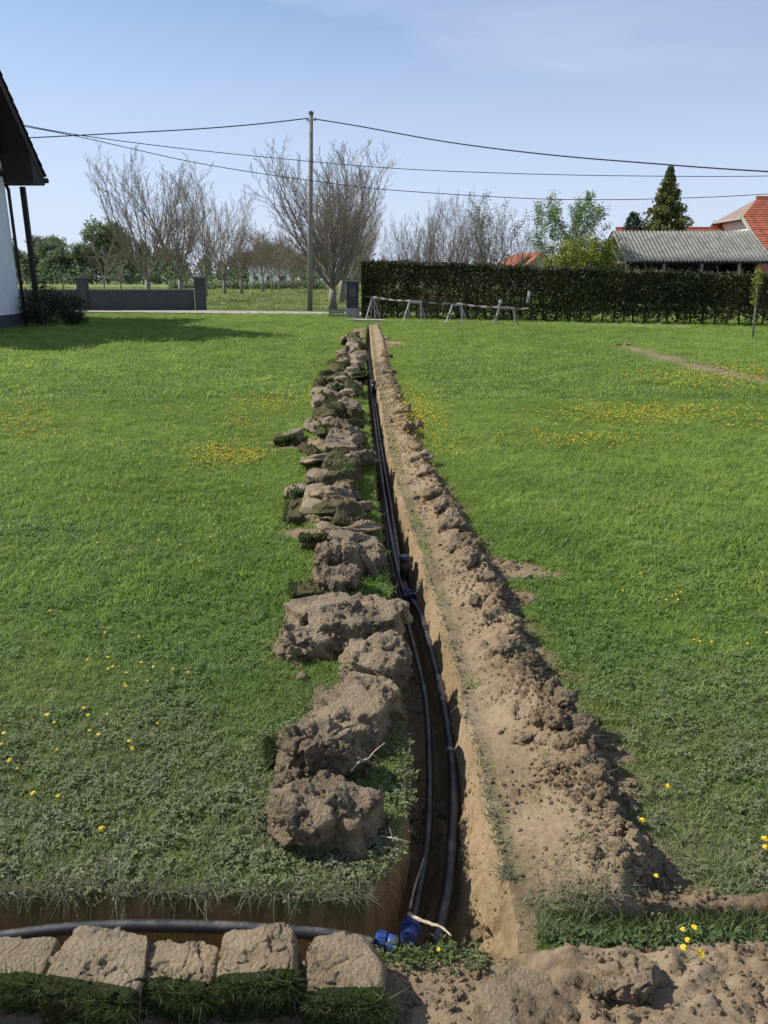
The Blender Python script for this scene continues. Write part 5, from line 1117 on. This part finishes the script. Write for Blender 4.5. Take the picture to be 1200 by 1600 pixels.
# small distant house
p = at(845, 410, 95); s0 = empty('small_house', (p.x, 95, 0), .25); tag(s0, 'small house with red roof seen above the hedge beside the bare trees', 'house')
zr = at(845, 393, 95).z; hw = 2.1; ze = zr-1.55
MB().prism([(-hw+.3, 0, -.1), (hw-.3, 0, -.1), (hw-.3, 0, ze+.1), (0, 0, zr-.25), (-hw+.3, 0, ze+.1)], (0, 7, 0)).build('wall', CONC, s0)
for sgn in (-1, 1): quad_slab([(sgn*hw, -.4, ze-.1), (sgn*hw, 7.3, ze-.1), (0, 7.3, zr), (0, -.4, zr)], .14, 'roof', REDTILE, s0)
MB().box((-1.9, 4, zr-1.0), (2.4, 6, .12), 0, 0, -.6).build('side_roof', REDTILE, s0)
w_ = MB().box((0, -.03, ze-.6), (.8, .06, .8)).build('window', WHITEPAINT, s0); MB().box((0, -.07, ze-.6), (.6, .04, .6)).build('pane', GLASS, w_)
# white house beyond the orchard
p = at(424, 450, 185); s1 = empty('white_house', (p.x, 185, 0)); tag(s1, 'white distant house glimpsed between the orchard trunks', 'house')
MB().box((0, 0, 1.4), (9, 6, 2.9)).build('wall', WHITEWALL, s1)
MB().prism([(-4.8, -3.4, 2.8), (-4.8, 3.4, 2.8), (-4.8, 0, 4.2)], (9.6, 0, 0)).build('roof', GREYCAP, s1)
for x in (-3, 0, 3):
    w_ = MB().box((x, -3.03, 1.5), (1.1, .06, 1.1)).build('window', GREYCAP, s1); MB().box((x, -3.07, 1.5), (.9, .04, .9)).build('pane', GLASS, w_)

# ------------------------------------------------------------------ house on the left
g_, r_ = Vector((0, -1, 0)), Vector((-1, 0, 0))
E = Vector((-11.42, 28.0, 0)); ho = empty('white_house', E, 0); tag(ho, 'white walled house with steep dark roof at the left edge', 'house')
def Hp(a, b, z): v = g_*a+r_*b; return Vector((v.x, v.y, z))      # a leftwards along gable, b back along ridge
zE_, SL = 4.86, 1.06; WH, LEN = 3.35, 12.0; zRg = zE_+WH*SL
MB().prism([Hp(.8, 1.0, -.1), Hp(2*WH-.8, 1.0, -.1), Hp(2*WH-.8, 1.0, zE_+.3), Hp(WH, 1.0, zRg-.9), Hp(.8, 1.0, zE_+.3)], r_*(LEN-2)).build('wall', WHITEWALL, ho)
MB().prism([Hp(.8, .96, zE_-.1), Hp(2*WH-.8, .96, zE_-.1), Hp(WH, .96, zRg-.7)], r_*.03).build('gable_cladding', WOOD_DARK, ho)
for sgn in (0, 1):
    f = (lambda a: a) if sgn == 0 else (lambda a: 2*WH-a)
    MB().prism([Hp(f(0), 0, zE_), Hp(f(WH), 0, zRg), Hp(f(WH), 0, zRg-.34), Hp(f(0), 0, zE_-.26)], r_*LEN).build('roof', WOOD_DARK, ho)
    MB().prism([Hp(f(.02), .02, zE_-.28), Hp(f(.85), .02, zE_-.28), Hp(f(.85), .02, zE_+.7), Hp(f(.15), .02, zE_-.1)], r_*(LEN-.1)).build('boxed_eave', WOOD_DARK, ho)
MB().box((-7.3, 2.7, 3.9), (4.6, 7.0, 9.8)).build('rear_shadow_block', WHITEWALL, ho)  # hidden block added so its shadow fills the lawn beside the house
# roof tile courses on the visible slope (stepped edge against the sky)
TILE_D = simple('dark_roof_tile', (.05, .04, .036), .8, .25, 5)
a0, a1, a2, a3 = Hp(-.06, -.05, zE_+.0), Hp(-.06, LEN, zE_), Hp(WH, LEN, zRg+.02), Hp(WH, -.05, zRg+.02); tile_roof(a0, a1, a2, a3, ho, (TILE_D,), .36, .3)
MB().tube([Hp(-.16, -.05, zE_-.10), Hp(-.16, LEN, zE_-.10)], .085, 8).build('gutter', WOOD_DARK, ho)
MB().tube([Hp(.35, 1.2, zE_-.2), Hp(.45, 1.05, zE_-.45), Hp(.72, .93, zE_-.95), Hp(.74, .92, zE_-1.3), Hp(.74, .92, 0)], .055, 8).build('downpipe', WOOD_DARK, ho, True)
pp = at(45, 370, 28.0)-E; MB().box((pp.x, pp.y, 2.25), (.15, .15, 4.6)).build('post', WOOD_DARK, ho)
pm = at(29, 200, 27.2)-E; MB().tube([(pm.x, pm.y, 4.9), (pm.x, pm.y, at(29, 184, 27.2).z)], .05, 8).build('roof_mast', DARKPAINT, ho, True)
MB().prism([Hp(.78, .98, 0), Hp(2*WH-.78, .98, 0), Hp(2*WH-.78, .98, .45), Hp(.78, .98, .45)], r_*-.03).build('plinth', GREYWALL, ho)
for (a_, z_) in ((3.9, 1.7), (5.6, 1.7)):
    m = MB().prism([Hp(a_-.6, .97, z_-.65), Hp(a_+.6, .97, z_-.65), Hp(a_+.6, .97, z_+.65), Hp(a_-.6, .97, z_+.65)], r_*-.06); w_ = m.build('window', WHITEPAINT, ho)
    MB().prism([Hp(a_-.5, .90, z_-.55), Hp(a_+.5, .90, z_-.55), Hp(a_+.5, .90, z_+.55), Hp(a_-.5, .90, z_+.55)], r_*-.02).build('pane', GLASS, w_)
# unseen gabled block, added to cast the near part of the lawn shadow
wg = empty('near_shadow_block', (-15.2, 22.2, 0)); 
MB().box((0, 0, 2.6), (5.0, 3.6, 5.2)).build('wall', WHITEWALL, wg); MB().prism([(-3.0, -2.2, 5.0), (3.0, -2.2, 5.0), (0, -2.2, 7.6)], (0, 4.0, 0)).build('roof', WOOD_DARK, wg)
tag(wg, 'unseen white block added outside the left edge to shade the lawn', 'house')

# garden wall and pillars
gw = empty('garden_wall', (-9.6, 41.0, 0)); tag(gw, 'low grey rendered garden wall with capped piers at left', 'wall')
MB().box((-4.8, .1, .5), (9.2, .22, 1.0)).build('wall_panel', GREYWALL, gw); MB().box((-4.8, .1, 1.03), (9.2, .30, .06)).build('wall_cap', GREYCAP, gw)
for x in (.15, -5.85, -9.7):
    MB().box((x, .1, .8), (.46, .46, 1.6)).build('pier', GREYWALL, gw); MB().box((x, .1, 1.64), (.60, .60, .09)).build('pier_cap', GREYCAP, gw)
MB().box((-12.5, .1, .5), (5.2, .22, 1.0)).build('wall_panel', GREYWALL, gw)
gb = empty('meter_pillar', (-1.32, 33.4, 0)); tag(gb, 'grey rendered gate pillar at the left end of the hedge', 'pillar')
MB().box((0, 0, .20), (.56, .50, .42)).build('base', CONC, gb); MB().box((0, 0, .92), (.50, .44, 1.04)).build('shaft', GREYWALL, gb); MB().box((0, 0, 1.47), (.58, .52, .06)).build('cap', GREYCAP, gb); MB().box((.02, -.235, 1.05), (.28, .03, .38)).build('door', DARKPAINT, gb)
lf_ = empty('low_slat_gate', (-2.0, 33.5, 0)); tag(lf_, 'low weathered slat gate beside the grey gate pillar', 'gate')
for k in range(3): MB().box((0, 0, .10+k*.11), (.62, .04, .075)).build('slat', WOOD_GREY, lf_)
for x in (-.3, .3): MB().box((x, .03, .2), (.06, .05, .42)).build('post', WOOD_GREY, lf_)

# utility pole and cables
pb = gp(484, 486); up = empty('utility_pole', (pb.x, pb.y, 0)); ptop = at(486, 174, pb.y); H_ = ptop.z; dx = ptop.x-pb.x
MB().tube([(0, 0, -.2), (dx*.5, 0, H_*.5), (dx, 0, H_-.12)], [.14, .12, .095], 12).build('pole_shaft', WOOD_GREY, up, True); MB().tube([(dx, 0, H_-.12), (dx, 0, H_-.02), (dx, 0, H_+.02)], [.13, .12, .04], 10).build('pole_cap', DARKPAINT, up)
for s in (-1, 1): MB().tube([(dx, 0, H_-.38), (dx+s*.14, -.02, H_-.36), (dx+s*.18, -.02, H_-.30)], [.02, .02, .015], 6).build('cable_hook', DARKPAINT, up); MB().tube([(dx+s*.18, -.02, H_-.42), (dx+s*.18, -.02, H_-.28)], .035, 8).build('insulator', DARKPAINT, up)
tag(up, 'tall slim wooden utility pole beside the lane', 'pole')
def cable(pts, r, label):
    P = smooth_pts([at(a, b, Y) for a, b, Y in pts], 8); return tag(MB().tube(P, r, 6).build('overhead_cable', CABLE, smooth=True), label, 'cable')
Yp = pb.y
cable([(492, 186, Yp), (560, 197, Yp-1), (700, 222, Yp-3), (850, 241, Yp-5), (1000, 254, Yp-7), (1200, 268, Yp-10), (1500, 280, Yp-13)], .028, 'thick overhead cable running right from the pole top')
cable([(-120, 222, Yp-3), (30, 216, Yp-2), (150, 210, Yp-1.5), (300, 202, Yp-1), (400, 194, Yp-.5), (480, 185, Yp)], .026, 'thick overhead cable running left from the pole top')
cable([(30, 194, 27.2), (123, 211, 28.5), (267, 230, 31.5), (400, 244, 32.5), (600, 262, 33), (800, 271, 33), (1000, 275, 33), (1200, 275, 33), (1500, 268, 33)], .014, 'thin cable from the house mast, the upper of two crossing the whole view')
cable([(30, 196, 27.2), (120, 213, 28), (213, 234, 30), (300, 253, 30), (400, 270, 30), (500, 284, 30), (600, 296, 30), (800, 309, 30), (930, 312, 30), (1050, 310, 30), (1200, 303, 30), (1500, 280, 30)], .013, 'thin cable from the house mast, the lower of two crossing the whole view')

# sawhorses with tape
saw = [(583, 499, 465, .2, WHITEPAINT, 'leftmost pale A frame trestle beside the gate pillar'), (648, 504, 471, .55, WHITEPAINT, 'second pale A frame trestle from the gate pillar, widest'), (713, 505, 475, .45, WHITEPAINT, 'third pale A frame trestle from the gate pillar'), (790, 509, 480, .6, WOOD_GREY, 'rightmost dark trestle with splayed feet before the hedge')]
tops = []
for px, py, ty, L, mt, lab in saw:
    b = gp(px, py); hgt = at(px, ty, b.y).z; t = empty('trestle', (b.x, b.y, 0), -.35); tops.append((b, hgt))
    MB().box((0, 0, hgt-.03), (L, .07, .07)).build('top_beam', mt, t)
    for sx in (-1, 1):
        for sy in (-1, 1): MB().bar((sx*(L/2-.05), sy*.02, hgt-.05), (sx*(L/2+.10), sy*.30, 0.02), .036, .03).build('leg', mt, t)
        MB().bar((sx*(L/2+.06), -.2, .32), (sx*(L/2+.06), .2, .32), .03, .05).build('crossbar', mt, t)
    tag(t, lab, 'trestle', 'trestles holding the barrier pole')
P = [Vector((tops[0][0].x-.35, tops[0][0].y, tops[0][1]+.05))]+[Vector((b.x, b.y, h+.03)) for b, h in tops]; P[-1] = P[-1]+Vector((.0, 0, -.02)); P.append(P[-1]+Vector((.7, -.4, -.02)))
bt = empty('barrier_rail', P[0]); k_ = 0
for a, b in zip(P[:-1], P[1:]):
    n = max(1, int((b-a).length/.26))
    for i in range(n):
        q0, q1 = a.lerp(b, i/n)-P[0], a.lerp(b, (i+.98)/n)-P[0]; sag = -.05*math.sin(math.pi*i/n); sag1 = -.05*math.sin(math.pi*(i+.98)/n)
        MB().bar(q0+Vector((0, 0, sag)), q1+Vector((0, 0, sag1)), .02, .055).build('stripe', WHITEPAINT if k_ % 2 else REDTAPE, bt); k_ += 1
tag(bt, 'long striped barrier rail resting across the trestles', 'barrier')
def rag(px, py, Y, w, h, label, seed):
    rr = random.Random(seed); p = at(px, py, Y); m = MB(); n = 9; v = []
    for i in range(n+1):
        t_ = i/n; ww = w*(.25+.75*abs(math.sin(2.2*t_+.8)))*(1-.5*t_)
        for j in range(4): v.append((ww*(j/3-.5)+.04*math.sin(6*t_), .03*math.sin(j*2.2+i)+.02*rr.random(), -h*t_))
    f = [(i*4+j, i*4+j+1, i*4+j+5, i*4+j+4) for i in range(n) for j in range(3)]
    m.v, m.f = v, f; o = m.build('rag', RAG, smooth=True); o.location = p; s = o.modifiers.new('s', 'SOLIDIFY'); s.thickness = .006; tag(o, label, 'rag')
hy_at = lambda px: None
def hedge_front(px):
    # intersection of the column px with the hedge front line
    a = (px-600)/F_PX/math.cos(PITCH)*1.0; d = ray(px, 470); t = (H0.x*hd.y-H0.y*hd.x)/(d[0]*hd.y-d[1]*hd.x); return d[1]*t
rag(826, 455, hedge_front(826)-.12, .13, .42, 'pale torn rag caught on the dark hedge front', 1); rag(781, 468, hedge_front(781)-.4, .14, .30, 'grey rag tied on the barrier rail near the last trestle', 2)
# small stake with climber at right
p = gp(1176, 530); q = at(1185, 432, p.y); t = empty('garden_stake', (p.x, p.y, 0)); MB().tube([(0, 0, 0), (q.x-p.x, 0, q.z)], [.028, .024], 7).build('stake', WOOD_GREY, t, True)
c = np.stack([RNG.normal(q.x-p.x-.02, .05, 90), RNG.normal(0, .05, 90), q.z-.75+RNG.random(90)*.95], 1); lv, lf = leaves(c, 4, .05, .07, 5); mesh_np('foliage', lv, lf, YELLOW_LEAF, parent=t); tag(t, 'leaning wooden stake with green climber at the right edge', 'stake')

# bushes and bed at the house
def bush(px, py, Y, w, h, mat, label, seed, n=150, name='shrub'):
    p = gp(px, py); p = Vector((at(px, 470, Y).x, Y, 0)); t = empty(name, p); c = blob_centers(n, 1, (0, 0, h*.5), seed, (w, w*.7, h*.5), .4); lv, lf = leaves(c, 12, .16, .08, seed); f_ = mesh_np('foliage', lv, lf, mat, parent=t)
    m = MB(); rr = random.Random(seed)
    for k in range(8): a = rr.random()*6.28; m.tube([(0, 0, 0), (w*.5*math.cos(a), w*.4*math.sin(a), h*.75)], [.025, .008], 5)
    m.build('stems', BARK, t); tag(t, label, 'shrub', 'dark shrubs in the bed by the house'); return t
bush(66, 490, 27.2, .85, 1.45, BUSH_LEAF, 'large dark shrub in the bed beside the house corner', 1, 240)
bush(100, 492, 30.5, .9, 1.15, BUSH_LEAF, 'dark shrub at the right end of the house bed', 2, 200)
bush(25, 492, 29.0, .6, .7, BUSH_LEAF, 'low dark shrub at the foot of the white wall', 3, 150)
bush(112, 500, 28.0, .4, .45, BUSH_LEAF, 'small low shrub on the edging stones of the bed', 4, 90)
bush(8, 470, 27.4, .42, 1.9, BUSH_LEAF, 'tall blue green shrub against the white house wall', 5, 70)
t = bush(50, 480, 28.8, .4, .62, BUSH_LEAF, 'white flowering shrub in the bed by the house', 6, 80, 'flowering_shrub'); c = blob_centers(90, 1, (0, -.05, .42), 8, (.40, .3, .22), .7); lv, lf = leaves(c, 3, .05, .07, 4); mesh_np('blossom', lv, lf, WHITEPETAL, parent=t)
for i in range(11):
    px = 22+i*10.5; p = gp(px, 502+1.2*math.sin(i)); V_, F_ = clod_arrays(6, (.17, .11, .07), 500+i, 'block', .3); o = mesh_np('edging_stone', V_, F_, STONE, False); o.location = (p.x, p.y, .04); o.rotation_euler = (0, 0, RNG.normal(0, .2)); tag(o, 'pale edging stone of the house bed, %s from the left end' % ordn(i), 'stone', 'edging stones of the house bed')
